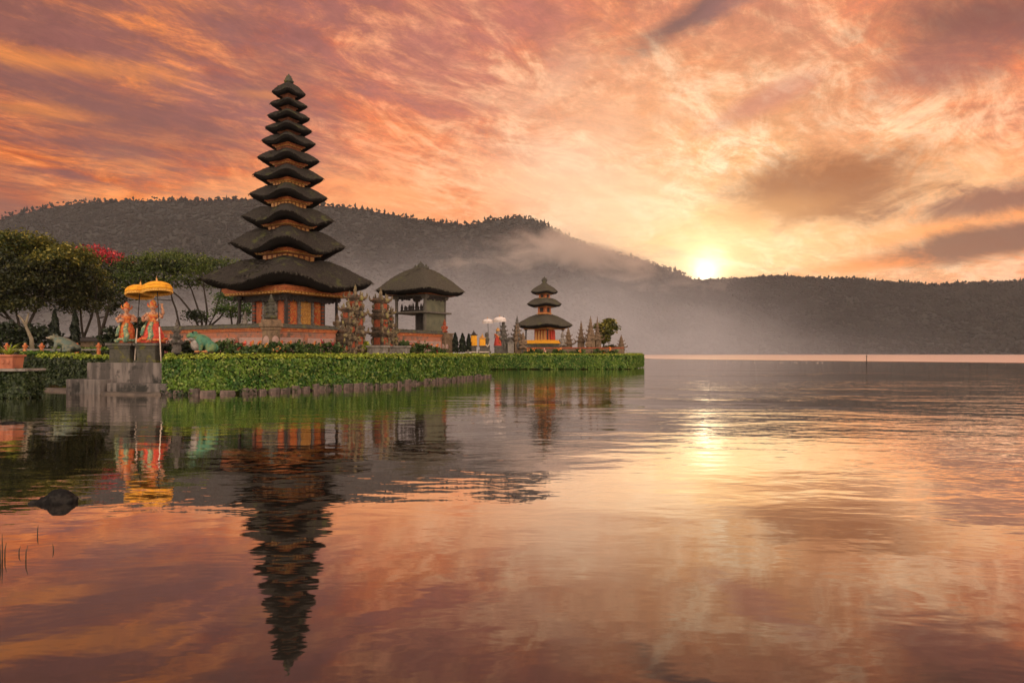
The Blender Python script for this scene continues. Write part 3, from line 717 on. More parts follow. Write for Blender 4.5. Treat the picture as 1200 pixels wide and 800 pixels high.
def posts(parent, half, z0, z1, w, m='dark_wood', nm='post', mid=False, hx=None):
    hx = hx or half; L = [(sx * hx, sy * half) for sx in (-1, 1) for sy in (-1, 1)]
    if mid: L += [(0, -half), (0, half), (-hx, 0), (hx, 0)]
    for x, y in L:
        b = MB(); b.box((x, y, (z0 + z1) / 2), (w, w, z1 - z0)); b.box((x, y, z0 + .12), (w * 2, w * 2, .24), top=.8); b.box((x, y, z1 - .14), (w * 1.9, w * 1.9, .2), top=1.5)
        b.build(nm, m, parent, bevel=.01)

# ------------------------------------------------------------------ tall eleven-roofed tower
WS = 1.5; GT = 1.02                            # the temple stands 50-110 m off, its parts are drawn at 1 : WS
TC, TR = (-20.3, 62.1), R(60)
TYL = TC[1]
def lz(py, Y): return (Z(py, Y) - GT) / WS
pg = thing('pagoda', 'tall dark tower of eleven stacked thatched roofs over an orange shrine', 'pagoda', (TC[0], TC[1], GT), TR, None, WS)
px2m = .0496
HD = [19.8, 21.8, 24.8, 27.2, 31.5, 36.2, 41.1, 45.6, 53.6, 67, 100]; TY = [109.3, 123, 137.5, 151.8, 166.8, 186.7, 207.3, 230, 256, 286.8, 329]
def droop_of(k): return .17 if k > 7 else .13 if k > 3 else .10
for k in range(11):
    hd = HD[k] * px2m; z = lz(TY[k], TYL)
    th = .072 * hd + .07
    hd_up = HD[k - 1] * px2m if k else 0
    neck_up = .46 * hd_up
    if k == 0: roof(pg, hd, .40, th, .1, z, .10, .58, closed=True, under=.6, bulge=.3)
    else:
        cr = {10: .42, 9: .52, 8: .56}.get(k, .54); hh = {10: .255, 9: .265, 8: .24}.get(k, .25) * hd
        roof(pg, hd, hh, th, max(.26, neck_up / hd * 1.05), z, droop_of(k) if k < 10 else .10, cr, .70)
    if k < 10:
        bh = .07 + .05 * hd; zb = z - th * 1.05 - droop_of(k) * hd * .42 * .5
        beam(pg, (.62 if k > 3 else .50) * hd * .7071, zb - bh * .95, bh, 'orange_wood' if k > 3 else 'tier_wood', 'gold' if k > 3 else 'tier_wood')
        zt = zb - bh * .9; zl = lz(TY[k + 1], TYL) + .1
        w = 2 * (.45 if k > 3 else .36) * hd * .7071
        b = MB(); b.box((0, 0, (zt + zl) / 2), (w, w, zt - zl)); o = b.build('tier_wall', 'tier_wood' if k > 3 else 'dark_wood', pg)
        b = MB()
        for s in (-1, 1):
            for q in range(5):
                u = (q - 2) / 5 * w
                b.box((u, s * w / 2, (zt + zl) / 2 + .05), (w * .12, .05, (zt - zl) * .8)); b.box((s * w / 2, u, (zt + zl) / 2 + .05), (.05, w * .12, (zt - zl) * .8))
        b.build('carved_panel', 'gold' if k > 5 else 'tier_wood', o)
b = MB(); zf = lz(96.5, TYL)
b.lathe([(.26, -.05), (.30, .06), (.17, .12), (.23, .20), (.15, .27), (.17, .33), (.06, .42), (.02, .5)], 12, (0, 0, zf)); b.build('finial', 'moss_stone', pg, smooth=True)
# shrine body
z_t = lz(329, TYL); FL = 1.95
beam(pg, 2.68, z_t - 1.00, .42)
b = MB(); b.box((0, 0, z_t - .45), (4.6, 4.6, .22)); b.build('ceiling_board', 'dark_wood', pg)
b = MB()
for i, (w, z0, z1) in enumerate([(5.6, -.3, .5), (5.2, .5, .85), (4.7, .85, 1.35), (4.95, 1.35, 1.6), (4.6, 1.6, FL)]): b.box((0, 0, (z0 + z1) / 2), (w, w, z1 - z0))
b.build('plinth', 'stone_warm', pg, bevel=.03)
cw = 2.75
b = MB(); b.box((.05, .05, (FL + z_t - .6) / 2), (cw, cw, z_t - .6 - FL)); body = b.build('shrine_room', 'orange_plaster', pg, bevel=.02)
for s in (-1, 1):
    for q in (-1, 1):
        b = MB(); b.box((.05 + s * cw / 2, .05 + q * cw / 2, (FL + z_t - .62) / 2), (.26, .26, z_t - .62 - FL)); b.build('corner_pilaster', 'stone', body, bevel=.02)
def on_face(b, face, u, z, w, h, d):
    y0 = .05 - cw / 2
    if face == 'r': b.box((.05 + u, y0 - d / 2 + .02, z), (w, d, h))
    else: b.box((.05 - cw / 2 - d / 2 + .02, .05 + u, z), (d, w, h))
zh = z_t - .6 - FL
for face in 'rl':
    for u in (-.52, .52):
        b = MB(); on_face(b, face, u, FL + zh * .46, .17, zh * .92, .12)
        for q in range(9): on_face(b, face, u + (.03 if q % 2 else -.03), FL + .1 + zh * .9 * q / 9, .15, .10, .18)
        b.build('carved_column', 'stone_pale', body, bevel=.01)
    b = MB(); on_face(b, face, 0, FL + zh * .40, .76, zh * .80, .10); d = b.build('door', 'gold' if face == 'r' else 'stone', body, bevel=.01)
    b = MB()
    for q in range(7):
        on_face(b, face, -.18, FL + .12 + q * zh * .105, .22, .12, .16); on_face(b, face, .18, FL + .12 + q * zh * .105, .22, .12, .16)
    on_face(b, face, 0, FL + zh * .86, 1.0, .16, .2); on_face(b, face, 0, FL + zh * .93, .6, .14, .2)
    b.build('door_carving', 'gold' if face == 'r' else 'moss_stone', pg, bevel=.01)
    for u in (-.98, .98):
        b = MB(); on_face(b, face, u, FL + zh * .5, .46, zh * .78, .06); b.build('side_panel', 'red_orange' if face == 'r' else 'orange_plaster', body, bevel=.01)
    for u in (-1.31, 1.31):
        b = MB()
        for q in range(10): on_face(b, face, u, FL + .1 + zh * .92 * q / 10, .20, .09, .17)
        b.build('ribbed_edge', 'brick_red', body)
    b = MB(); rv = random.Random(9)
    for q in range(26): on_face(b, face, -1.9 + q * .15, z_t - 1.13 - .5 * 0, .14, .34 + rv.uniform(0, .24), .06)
    hv = b.build('dark_hanging_boards', 'dark_wood', pg); hv.location = (.0, -.42, 0) if face == 'r' else (-.42, 0, 0)  # dark boards added below the beam to stand for the eave shade
posts(pg, 1.98, FL, z_t - .98, .13, 'dark_wood', mid=False)
b = MB(); r0 = random.Random(3)
for sx in (-1, 1):
    for sy in (-1, 1):
        for q in range(7):
            b.box((sx * 1.98 + r0.uniform(-.28, .28), sy * 1.98 + r0.uniform(-.28, .28), z_t - 1.16 + r0.uniform(-.16, .1)), (.12, .12, .22), top=.4)
b.build('post_bracket', 'dark_wood', pg, bevel=.01)

# ------------------------------------------------------------------ temple wall, split gate
W0 = Vector((-18.5, 52.5)); dR = Vector((math.cos(TR), math.sin(TR))); dL = Vector((-math.sin(TR), math.cos(TR)))
WT = 2.08
def wall(label, p, length, rz, group='temple walls', seed=1, panels=True):
    """wall along local x from its start, carved orange and pink with a mossy coping; outer face is local -y"""
    t = thing('boundary_wall', label, 'wall', (p.x, p.y, GT), rz, None, WS); rr = random.Random(seed)
    b = MB(); b.box((length / 2, .25, .2), (length, .56, .5)); b.build('footing', 'stone', t, bevel=.03)
    b = MB(); b.box((length / 2, .25, (WT - .30 + .44) / 2), (length - .004, .40, WT - .30 - .44)); b.build('wall_body', 'wall_plaster', t, bevel=.015)
    b = MB()
    b.box((length / 2, .25, WT - .36), (length + .06, .52, .09)); b.box((length / 2, .25, WT - .27), (length + .12, .62, .09))
    b.build('moulding', 'orange_wood', t, bevel=.015)
    b = MB(); b.box((length / 2, .25, WT - .15), (length + .2, .78, .15), top=1.0, topy=.72); b.box((length / 2, .25, WT - .03), (length + .1, .42, .09), topy=.6)
    x = 0
    while x < length:
        b.box((x, .25 - .2 + rr.uniform(-.04, .04), WT - .06), (.22, .16, .10 + rr.uniform(0, .05)), top=.7); x += .3
    b.build('coping', 'moss_stone', t, bevel=.02, jitter=.014)
    if panels:
        n = max(1, int(length / 1.9)); 
        for k in range(n):
            xc = length * (k + .5) / n; w = length / n - .35
            b = MB(); b.box((xc, .035, .98), (w, .07, .74)); pn = b.build('wall_panel', 'pink_plaster', t, bevel=.02)
            b = MB()
            for s in (-1, 1): b.lathe([(.02, -.02), (.26, 0), (.22, .05), (.05, .07)], 10, (0, 0, 0))
            b = MB()
            for s in (-1, 0, 1):
                b.ell((xc + s * w * .30, .0, .98 + rr.uniform(-.05, .05)), (.15, .05, .13), nu=10, nv=7); b.ell((xc + s * w * .30 + .12, .0, 1.12), (.07, .05, .09), nu=8, nv=5)
            b.build('relief', 'red_orange', pn)
    return t
wall('carved orange and pink temple wall between the tower statue pillar and the split gate', W0, 4.6, TR, seed=4)
wall('carved temple wall turning away from the statue pillar behind the big green frog', W0 + dL * 9.6 * WS, 9.25, TR - R(90), seed=5)
wall('orange temple wall below the open thatched pavilion', W0 + dR * 9.5 * WS, 5.4, TR, seed=6)

def gate_half(label, p, rz, flip, seed):
    """one half of a split gate: flat inner side at local x = 0, stepping down away from it"""
    t = thing('split_gate', label, 'gate', (p.x, p.y, GT), rz, None, WS); rr = random.Random(seed); f = flip
    b = MB(); pan = MB(); orn = MB()
    cols = [(0.0, .80, .98, [.85, 1.95, 3.05, 3.95]), (.66, .62, .84, [.70, 1.55, 2.45, 3.2]), (1.16, .50, .72, [.55, 1.25, 1.95])]
    for ci, (x0, w, d, lv) in enumerate(cols):
        zc = 0; xm = f * (x0 + w / 2)
        for li, z1 in enumerate(lv):
            sh = 1 - .06 * li; ww, dd = w * sh, d * sh; hh = z1 - zc
            b.box((xm, 0, zc + hh * .34), (ww * .86, dd * .86, hh * .68)); b.box((xm, 0, zc + hh * .10), (ww * 1.04, dd * 1.04, hh * .16))
            b.box((xm, 0, zc + hh * .70), (ww * 1.06, dd * 1.06, hh * .10)); b.box((xm, 0, zc + hh * .80), (ww * 1.24, dd * 1.24, hh * .11), top=1.08); b.box((xm, 0, zc + hh * .93), (ww * 1.08, dd * 1.08, hh * .14), top=.8)
            if ci < 2 or li < 2: pan.box((xm, 0, zc + hh * .38), (ww * .50, dd * .86 + .09, hh * .40)); pan.box((xm, 0, zc + hh * .38), (ww * .86 + .09, dd * .5, hh * .40))
            for sx in (-1, 1):
                for sy in (-1, 1):
                    antefix(orn, (xm + sx * ww * .52, sy * dd * .54, z1 - hh * .17), (sx, sy * .8), .21 + .05 * rr.random() + .02 * (2 - ci))
                    orn.ell((xm + sx * ww * .42, sy * dd * .44, zc + hh * (.3 + .2 * rr.random())), (.10, .10, hh * .17), nu=7, nv=5)
            for sy in (-1, 1):
                orn.ell((xm, sy * dd * .60, z1 - hh * .18), (ww * .22, .13, .17), nu=9, nv=6); antefix(orn, (xm, sy * dd * .56, z1 - hh * .1), (0, sy), .24)
                for q in range(3): orn.ell((xm + rr.uniform(-.4, .4) * ww, sy * dd * (.44 + .1 * rr.random()), zc + hh * rr.uniform(.05, .65)), (rr.uniform(.05, .12), .09, rr.uniform(.05, .14)), nu=7, nv=5)
            zc = z1
        flame(orn, (xm, 0, zc - .05), .34 if ci == 0 else .26, seed + ci)
        for q in (-1, 1): flame(orn, (xm + q * w * .30, -d * .22, zc - .12), .20, seed + ci + 5); flame(orn, (xm + q * w * .30, d * .22, zc - .12), .18, seed + ci + 7)
    b.build('carved_stone', 'stone_gate', t, bevel=.02, jitter=.02)
    pan.build('brick_panel', 'brick_red', t, bevel=.015)
    orn.build('ornament', 'stone_gate_light', t, smooth=False, jitter=.016)
    b = MB(); b.box((f * .75, 0, .12), (2.0, 1.35, .5), top=.94); b.build('base', 'stone', t, bevel=.03)
    return t
gate_half('ornate carved split-gate half nearer the tall tower, with red brick panels', W0 + dR * 6.55 * WS, TR, -1, 3)
gate_half('ornate carved split-gate half nearer the open pavilion, with red brick panels', W0 + dR * 8.0 * WS, TR, 1, 4)
# steps and side blocks in front of the gate opening
t = thing('stairs', 'low grey stone steps in front of the split gate', 'steps', ((W0 + dR * 7.27 * WS).x + 1.2, (W0 + dR * 7.27 * WS).y - .75, GT), TR, None, WS)
b = MB()
for k in range(3): b.box((0, -.35 - .32 * k, .34 - .12 * k), (1.5, .36, .5 - .02 * k))
b.build('tread', 'stone_pale', t, bevel=.02)
for s in (-1, 1):
    b = MB(); b.box((s * .98, -.7, .42), (.42, 1.3, .9), top=.95); b.box((s * .98, -.7, .92), (.52, 1.4, .12)); b.build('side_block', 'stone_pale', t, bevel=.025)

# ------------------------------------------------------------------ statues
def guardian(label, p, s, rz, m='stone', size=1.0):
    """squat seated guardian carved in stone, with crown and club"""
    t = thing('statue', label, 'statue', p, rz, None, size)
    b = MB(); E = lambda c, r: b.ell([q * s for q in c], [q * s for q in r])
    E((0, 0, .16), (.26, .24, .16)); E((0, 0, .42), (.19, .16, .22)); E((0, -.02, .62), (.22, .15, .13)); E((0, -.02, .84), (.12, .13, .14))
    E((.2, -.14, .12), (.12, .2, .11)); E((-.2, -.14, .12), (.12, .2, .11)); E((.26, -.08, .52), (.08, .09, .16)); E((-.26, -.08, .52), (.08, .09, .16)); E((.2, -.2, .38), (.07, .12, .07)); E((-.2, -.2, .38), (.07, .12, .07))
    E((0, -.16, .83), (.035, .05, .035)); E((.14, 0, .84), (.04, .03, .07)); E((-.14, 0, .84), (.04, .03, .07))
    b.build('body', m, t, voxel=.022 * s, smooth_iter=3)
    b = MB(); b.lathe([(.15 * s, .92 * s), (.17 * s, .97 * s), (.11 * s, 1.02 * s), (.13 * s, 1.07 * s), (.07 * s, 1.14 * s), (.08 * s, 1.18 * s), (.01 * s, 1.34 * s)], 12); b.build('crown', m, t)
    return t
def pillar(label, p, rz, w, h):
    t = thing('statue_pillar', label, 'pedestal', p, rz, None, WS)
    b = MB(); b.box((0, 0, .12 * h), (w * 1.25, w * 1.25, .24 * h)); b.box((0, 0, .50 * h), (w, w, .54 * h)); b.box((0, 0, .80 * h), (w * 1.15, w * 1.15, .08 * h)); b.box((0, 0, .88 * h), (w * 1.35, w * 1.35, .09 * h)); b.box((0, 0, .96 * h), (w * 1.15, w * 1.15, .08 * h))
    b.build('shaft', 'stone_warm', t, bevel=.02)
    for rot in range(4):
        b = MB(); b.lathe([(.01, -.02), (w * .40, 0), (w * .34, .05), (w * .1, .07)], 12); 
        vs = [(v[0], -w / 2 - v[2], v[1] * 1.25 + .5 * h) for v in b.v]; vs = [rotz(v, rot * math.pi / 2) for v in vs]; b.v = vs; b.build('relief_medallion', 'pink_plaster', t, smooth=True)
    return t
cp = W0 + (-dR - dL) * .15
pillar('pink and grey carved pillar at the corner of the temple wall', (cp.x, cp.y, GT), TR, .62, lz(374.5, 52.4))
guardian('grey mossy guardian statue seated on the corner pillar of the temple wall', (cp.x, cp.y, Z(374.5, 52.4)), .98, R(5), 'moss_stone', WS)
ep = W0 + dR * 15.15 * WS
pillar('slim reddish carved pillar at the far end of the pavilion wall', (ep.x, ep.y, GT), TR, .42, lz(390, ep.y))
guardian('small reddish guardian statue on the slim pillar at the end of the pavilion wall', (ep.x, ep.y, Z(390, ep.y)), .72, R(10), 'brick_red', WS)

# little carved guardians on the gallery floor of the tower
for k, (u, v) in enumerate([(1.9, -2.1), (-2.15, 1.25)]):
    q = Vector(TC) + (dR * u + dL * v) * WS
    guardian(['small stone guardian on the tower plinth beside the golden door', 'grey hooded stone guardian on the tower plinth facing the trees'][k], (q.x, q.y, GT + FL * WS), .80, R(20 if k == 0 else -40), 'stone_pale' if k else 'stone_warm', WS)

# ------------------------------------------------------------------ open pavilion
pn = Vector((X(498, 72.0), 72.0)); PA, PB = 2.35, 2.55        # sizes along dR and dL
pc = pn + (dR * PA / 2 + dL * PB / 2) * WS
pv = thing('pavilion', 'open grey wooden pavilion with a thatched hip roof beside the split gate', 'pavilion', (pc.x, pc.y, GT), TR, None, WS)
pz = lambda py: lz(py, 72.0)
roof(pv, 3.12, 1.62, .30, .12, pz(338.5), .035, .16, .99, False, 'thatch_pale', 120, 9, ax=1.0, ay=1.06, bulge=.55, under=.72)
b = MB(); zt = pz(337) + 1.55
for k in range(-2, 3): b.lathe([(.20, -.1), (.26, .06), (.15, .16), (.19, .24), (.05, .36), (.01, .48)] if k == 0 else [(.16, -.1), (.19, .04), (.11, .12), (.02, .3)], 9, (0, k * .24, zt + (.08 if k == 0 else 0)))
for k in (-1, 1): antefix(b, (0, k * .6, zt - .08), (0, k), .22)
b.build('ridge_crest', 'moss_stone', pv, smooth=True)
b = MB(); b.box((0, 0, pz(344.2) + .14), (PA + 1.15, PB + 1.15, .30)); b.build('eave_beam', 'orange_wood', pv, bevel=.02)
b = MB(); b.box((0, 0, pz(344.2) - .06), (PA + .35, PB + .35, .10)); b.build('tie_beam', 'grey_wood', pv, bevel=.015)
posts(pv, PB / 2, .9, pz(345.5), .17, 'grey_wood', hx=PA / 2)
zs = pz(365.5)
b = MB(); b.box((0, 0, zs), (PA + .75, PB + .75, .12)); b.build('shelf_board', 'grey_wood', pv, bevel=.015)
b = MB(); b.box((0, -PB / 2, (zs + 1.9) / 2), (PA - .17, .08, zs - 1.9 - .12)); b.box((0, -PB / 2, zs + .52), (PA - .17, .08, .92)); b.build('side_wall', 'green_panel', pv, bevel=.01)
b = MB(); b.box((-PA / 2 + .55, -PB / 2 + .62, (zs + 1.9) / 2), (.08, 1.1, zs - 1.9 - .12)); b.build('inner_screen', 'dark_wood', pv, bevel=.01)
b = MB(); rr = random.Random(5)
for k in range(11):
    u = -PB / 2 + .25 + k * (PB - .5) / 10; b.lathe([(.10, 0), (.13, .12), (.07, .2), (.10, .3), (.02, .42 + rr.uniform(0, .25))], 8, (-PA / 2 + .35 + rr.uniform(-.08, .08), u, zs + .06))
b.build('offering_carving', 'dark_wood', pv, smooth=True)
for fx, ln, ax_ in ((-PA / 2, PB, 1), (0, PA, 0)):
    b = MB(); n = 12
    for k in range(n):
        u = -ln / 2 + ln * (k + .5) / n; d = .16 + .14 * abs(math.sin(k * 1.9))
        c = (fx, u, pz(346.5) - d / 2) if ax_ else (u, -PB / 2 - .06, pz(346.5) - d / 2)
        b.box(c, (.05, ln / n * .8, d) if ax_ else (ln / n * .8, .05, d), top=1.1)
    b.build('dark_hanging_boards', 'dark_wood', pv)
b = MB(); b.box((0, 0, .95), (PA + .9, PB + .9, 1.9)); b.box((0, 0, 1.94), (PA + 1.1, PB + 1.1, .10)); b.build('plinth', 'stone_warm', pv, bevel=.03)

# ------------------------------------------------------------------ dancers under umbrellas
def pedestal(label, px, Y, w, z1):
    t = thing('pedestal', label, 'pedestal', (X(px, Y), Y, 1.28), R(-6))
    h = z1 - 1.28; b = MB(); b.box((0, 0, h * .1), (w * 1.12, w * 1.1, h * .2)); b.box((0, 0, h * .5), (w * .92, w * .92, h * .62)); b.box((0, 0, h * .83), (w, w, h * .12)); b.build('block', 'moss_stone', t, bevel=.02, jitter=.01)
    b = MB(); b.box((0, 0, h * .94), (w * 1.16, w * 1.12, h * .12)); b.build('top_slab', 'stone', t, bevel=.015)
    return t
def dancer(label, p, s, rz, raised, low):
    t = thing('statue', label, 'statue', p, rz)
    b = MB(); P = lambda c: tuple(q * s for q in c)
    def E(c, r): b.ell(P(c), P(r), nu=12, nv=8)
    def L(pts, rad): b.tube([P(q) for q in pts], [r * s for r in rad], 8)
    E((0, 0, .52), (.13, .10, .12)); L([(0, 0, .5), (.01, -.01, .66), (0, 0, .78)], [.115, .085, .12]); E((0, 0, .78), (.155, .09, .075)); L([(0, 0, .78), (0, -.01, .90)], [.055, .05]); E((0, -.012, .955), (.072, .082, .095)); E((0, -.095, .945), (.016, .022, .022)); E((.072, 0, .95), (.014, .02, .028)); E((-.072, 0, .95), (.014, .02, .028))
    L([(.14, 0, .79), (.24, -.03, .70), (.27, -.10, .62) if not raised else (.27, -.06, .80), (.16, -.18, .64) if not raised else (.24, -.06, .98)], [.052, .045, .042, .032])
    L([(-.14, 0, .79), (-.25, -.04, .68), (-.20, -.16, .60), (-.08, -.20, .64)], [.052, .045, .042, .032])
    for hx, hy, hz in ([(.16, -.18, .64)] if not raised else [(.24, -.06, .98)]) + [(-.08, -.20, .64)]:
        E((hx, hy, hz), (.034, .022, .04))
        for q in range(4): L([(hx + (q - 1.5) * .016, hy, hz + .03), (hx + (q - 1.5) * .022, hy - .02, hz + .075), (hx + (q - 1.5) * .026, hy - .015, hz + .10)], [.010, .009, .006])
    body = b.build('body', 'skin_paint', t, voxel=.011 * s, smooth_iter=2)
    fl = .30 if low else .22
    b = MB(); b.lathe([(fl * .92 * s, .0), (fl * s, .03 * s), (fl * .86 * s, .22 * s), (.20 * s, .38 * s), (.15 * s, .52 * s), (.135 * s, .56 * s), (.10 * s, .565 * s)], 40, (0, 0, 0), lambda a, z: 1 + .07 * math.sin(9 * a + 4 * z / s) * (1 - z / (.6 * s)))
    b.build('skirt', 'red_orange' if not low else 'red_cloth', t, smooth=True)
    b = MB(); b.lathe([(.125 * s, .50 * s), (.15 * s, .53 * s), (.115 * s, .60 * s), (.11 * s, .66 * s), (.135 * s, .73 * s), (.14 * s, .76 * s), (.12 * s, .77 * s)], 20); b.build('bodice', 'orange_paint' if not low else 'red_orange', t, smooth=True)
    b = MB(); b.tube([P((.02, -.15, .56)), P((-.02, -.20, .40)), P((.03, -.245, .2)), P((-.02, -.30, .03))], [.045 * s, .06 * s, .075 * s, .06 * s], 8); b.tube([P((-.13, -.06, .57)), P((-.2, -.14, .4)), P((-.23, -.19, .2))], [.03 * s, .045 * s, .04 * s], 7); b.build('sash', 'teal_paint', t, smooth=True)
    b = MB(); b.lathe([(.074 * s, .985 * s), (.086 * s, 1.0 * s), (.078 * s, 1.04 * s), (.088 * s, 1.075 * s), (.080 * s, 1.085 * s), (.074 * s, 1.12 * s), (.05 * s, 1.14 * s), (.03 * s, 1.165 * s), (.012 * s, 1.185 * s)], 14, (0, 0, 0), lambda a, z: 1 + .12 * math.sin(7 * a)); 
    for sx in (-1, 1): antefix(b, P((sx * .078, 0, .98)), (sx, 0), .11 * s)
    b.build('headdress', 'red_orange', t, smooth=True)
    b = MB()
    for k in range(9): b.ell(P((math.sin(k * .7) * (fl + .03), -abs(math.cos(k * .7)) * (fl + .02), .05 + .03 * (k % 3))), P((.075, .05, .04)), nu=8, nv=6)
    b.build('foot_carving', 'red_orange' if low else 'teal_paint', t, smooth=True)
    b = MB()
    for sx in (-1, 1): b.tube([P((sx * .15, .02, .83)), P((sx * .20, .03, .72)), P((sx * .12, -.09, .60))], [.03 * s, .034 * s, .026 * s], 6)
    b.build('shoulder_ornament', 'cream_paint', t, smooth=True)
    return t
pedestal('square dark stone pedestal under the slimmer dancer statue', 148.5, 31.7, 1.10, Z(402, 31.7))
pedestal('square dark stone pedestal under the red-skirted dancer statue, beside the hedge', 178, 31.4, .98, Z(402, 31.4))
dancer('painted dancer statue with slim orange skirt and green foot carving under the smaller yellow umbrella', (X(148.5, 31.7), 31.7, Z(402, 31.7)), 1.62, R(24), False, False)
dancer('painted dancer statue with wide red skirt and one raised hand under the larger yellow umbrella', (X(179.5, 31.4), 31.4, Z(402, 31.4)), 1.70, R(10), True, True)
def umbrella(label, top, foot, rad, m, fringe, scale=1.0, pole2='cream_paint', white_to=.45):
    t = thing('umbrella', label, 'umbrella', foot, 0)
    T = Vector(top) - Vector(foot); n = 40
    ax = T.normalized()
    def place(b):
        q = Vector((0, 0, 1)).rotation_difference(ax); b.v = [tuple(q @ Vector(v) + T) for v in b.v]
    sc = lambda a, z: 1 + .018 * math.cos(10 * a)
    b = MB(); h = rad * .44
    prof = [(rad * math.sin(k / 8 * 1.42) / math.sin(1.42), -h * (1 - math.cos(k / 8 * 1.42)) / (1 - math.cos(1.42))) for k in range(9)]
    prof[0] = (.012, 0); b.lathe(prof, n, (0, 0, 0), sc); place(b); cn = b.build('canopy', m, t, smooth=True)
    sd = cn.modifiers.new('thick', 'SOLIDIFY'); sd.thickness = .012
    b = MB(); b.lathe([(rad * .99, -h - .004), (rad * 1.015, -h * 1.25), (rad * .985, -h * 1.62), (rad * .96, -h * 1.6), (rad * .97, -h * 1.2), (rad * .96, -h)], 60, (0, 0, 0), lambda a, z: 1 + .018 * math.cos(10 * a) + (.014 * math.cos(30 * a) if z < -h * 1.1 else 0)); place(b); b.build('valance', m, t, smooth=True)
    b = MB()
    b.lathe([(rad * .985, -h * 1.56), (rad * 1.0, -h * 1.62), (rad * .995, -h * 1.62 - .10), (rad * .97, -h * 1.62 - .10), (rad * .965, -h * 1.56)], 132, (0, 0, 0), lambda a, z: 1 + .022 * math.cos(44 * a) + .018 * math.cos(10 * a))
    place(b); b.build('fringe', fringe, t)
    b = MB()
    for k in range(10):
        a = 2 * math.pi * k / 10; b.tube([(0, 0, -h * .3 - .25), (rad * .9 * math.cos(a), rad * .9 * math.sin(a), -h * .98)], .009, 5)
    place(b); b.build('rib', 'dark_wood', t)
    b = MB(); b.lathe([(.03, -.02), (.06, .03), (.03, .07), (.045, .12), (.012, .17), (.004, .28)], 10); place(b); b.build('finial', 'gold', t, smooth=True)
    b = MB(); b.tube([tuple(T * white_to), tuple(T * .7), tuple(T * .99)], .022 * scale, 8); b.build('pole', 'dark_wood', t, smooth=True)
    b = MB(); b.tube([(0, 0, 0), tuple(T * white_to)], .03 * scale, 8); b.build('pole_sleeve', pole2, t, smooth=True)
    return t
umbrella('smaller yellow fringed ceremonial umbrella, half behind the other, over the slimmer dancer', (X(161.8, 31.75), 31.95, Z(334.5, 31.95)), (X(157.6, 31.2), 31.2, 1.3), .60, 'yellow_cloth', 'yellow_fringe')
umbrella('larger domed yellow fringed ceremonial umbrella over the red-skirted dancer', (X(182.5, 31.2), 31.3, Z(330, 31.3)), (X(189, 30.9), 30.9, 1.3), .63, 'yellow_cloth', 'yellow_fringe')

# ------------------------------------------------------------------ frog, toad, lantern
def frog(p):
    t = thing('frog_statue', 'large painted green frog statue with pale belly on a dark block by the hedge', 'statue', p, R(14), None, .88)
    b = MB(); Q = lambda a: Matrix.Rotation(R(a), 3, 'Y').to_quaternion()
    b.ell((.05, 0, .56), (.52, .36, .34), Q(34)); b.ell((-.38, 0, .84), (.34, .33, .19), Q(12)); b.ell((-.56, 0, .82), (.20, .25, .12)); b.ell((.36, 0, .34), (.30, .36, .28))
    for s in (-1, 1):
        b.tube([(-.08, s * .30, .62), (.02, s * .40, .36), (-.02, s * .38, .07)], [.15, .12, .085], 9); b.ell((.46, s * .36, .26), (.27, .13, .25)); b.tube([(.5, s * .40, .18), (.36, s * .46, .08), (.28, s * .46, .06)], [.11, .08, .07], 8); b.ell((-.34, s * .20, 1.02), (.09, .08, .08))
    b.build('body', 'frog_green', t, voxel=.03, smooth_iter=4)
    b = MB(); b.ell((-.20, 0, .46), (.36, .285, .40), Q(20)); b.ell((-.42, 0, .70), (.26, .27, .14)); b.build('belly', 'frog_belly', t, smooth=True)
    b = MB()
    for s in (-1, 1):
        for k in range(4):
            b.tube([(-.02, s * .38, .06), (-.20, s * (.30 + k * .07), .045), (-.27, s * (.29 + k * .08), .04)], [.06, .045, .035], 7)
            b.tube([(.34, s * .46, .06), (.16, s * (.42 + k * .06), .045), (.08, s * (.41 + k * .07), .04)], [.06, .048, .035], 7)
    b.build('toes', 'frog_orange', t, smooth=True)
    for s in (-1, 1):
        b = MB(); b.ell((-.39, s * .235, 1.03), (.055, .045, .055), nu=12, nv=9); b.build('eye', 'wet_rock', t, smooth=True)
    return t
fx, fy = X(237, 30.9), 30.9
t = thing('frog_pedestal', 'dark rectangular stone block under the green frog, set into the hedge top', 'pedestal', (X(231, 30.7), 30.6, 1.30), R(14))
b = MB(); b.box((0, 0, .16), (1.36, 1.5, .62)); b.box((0, 0, .49), (1.46, 1.6, .07)); b.build('block', 'wet_rock', t, bevel=.02)
frog((fx, fy, 1.84))
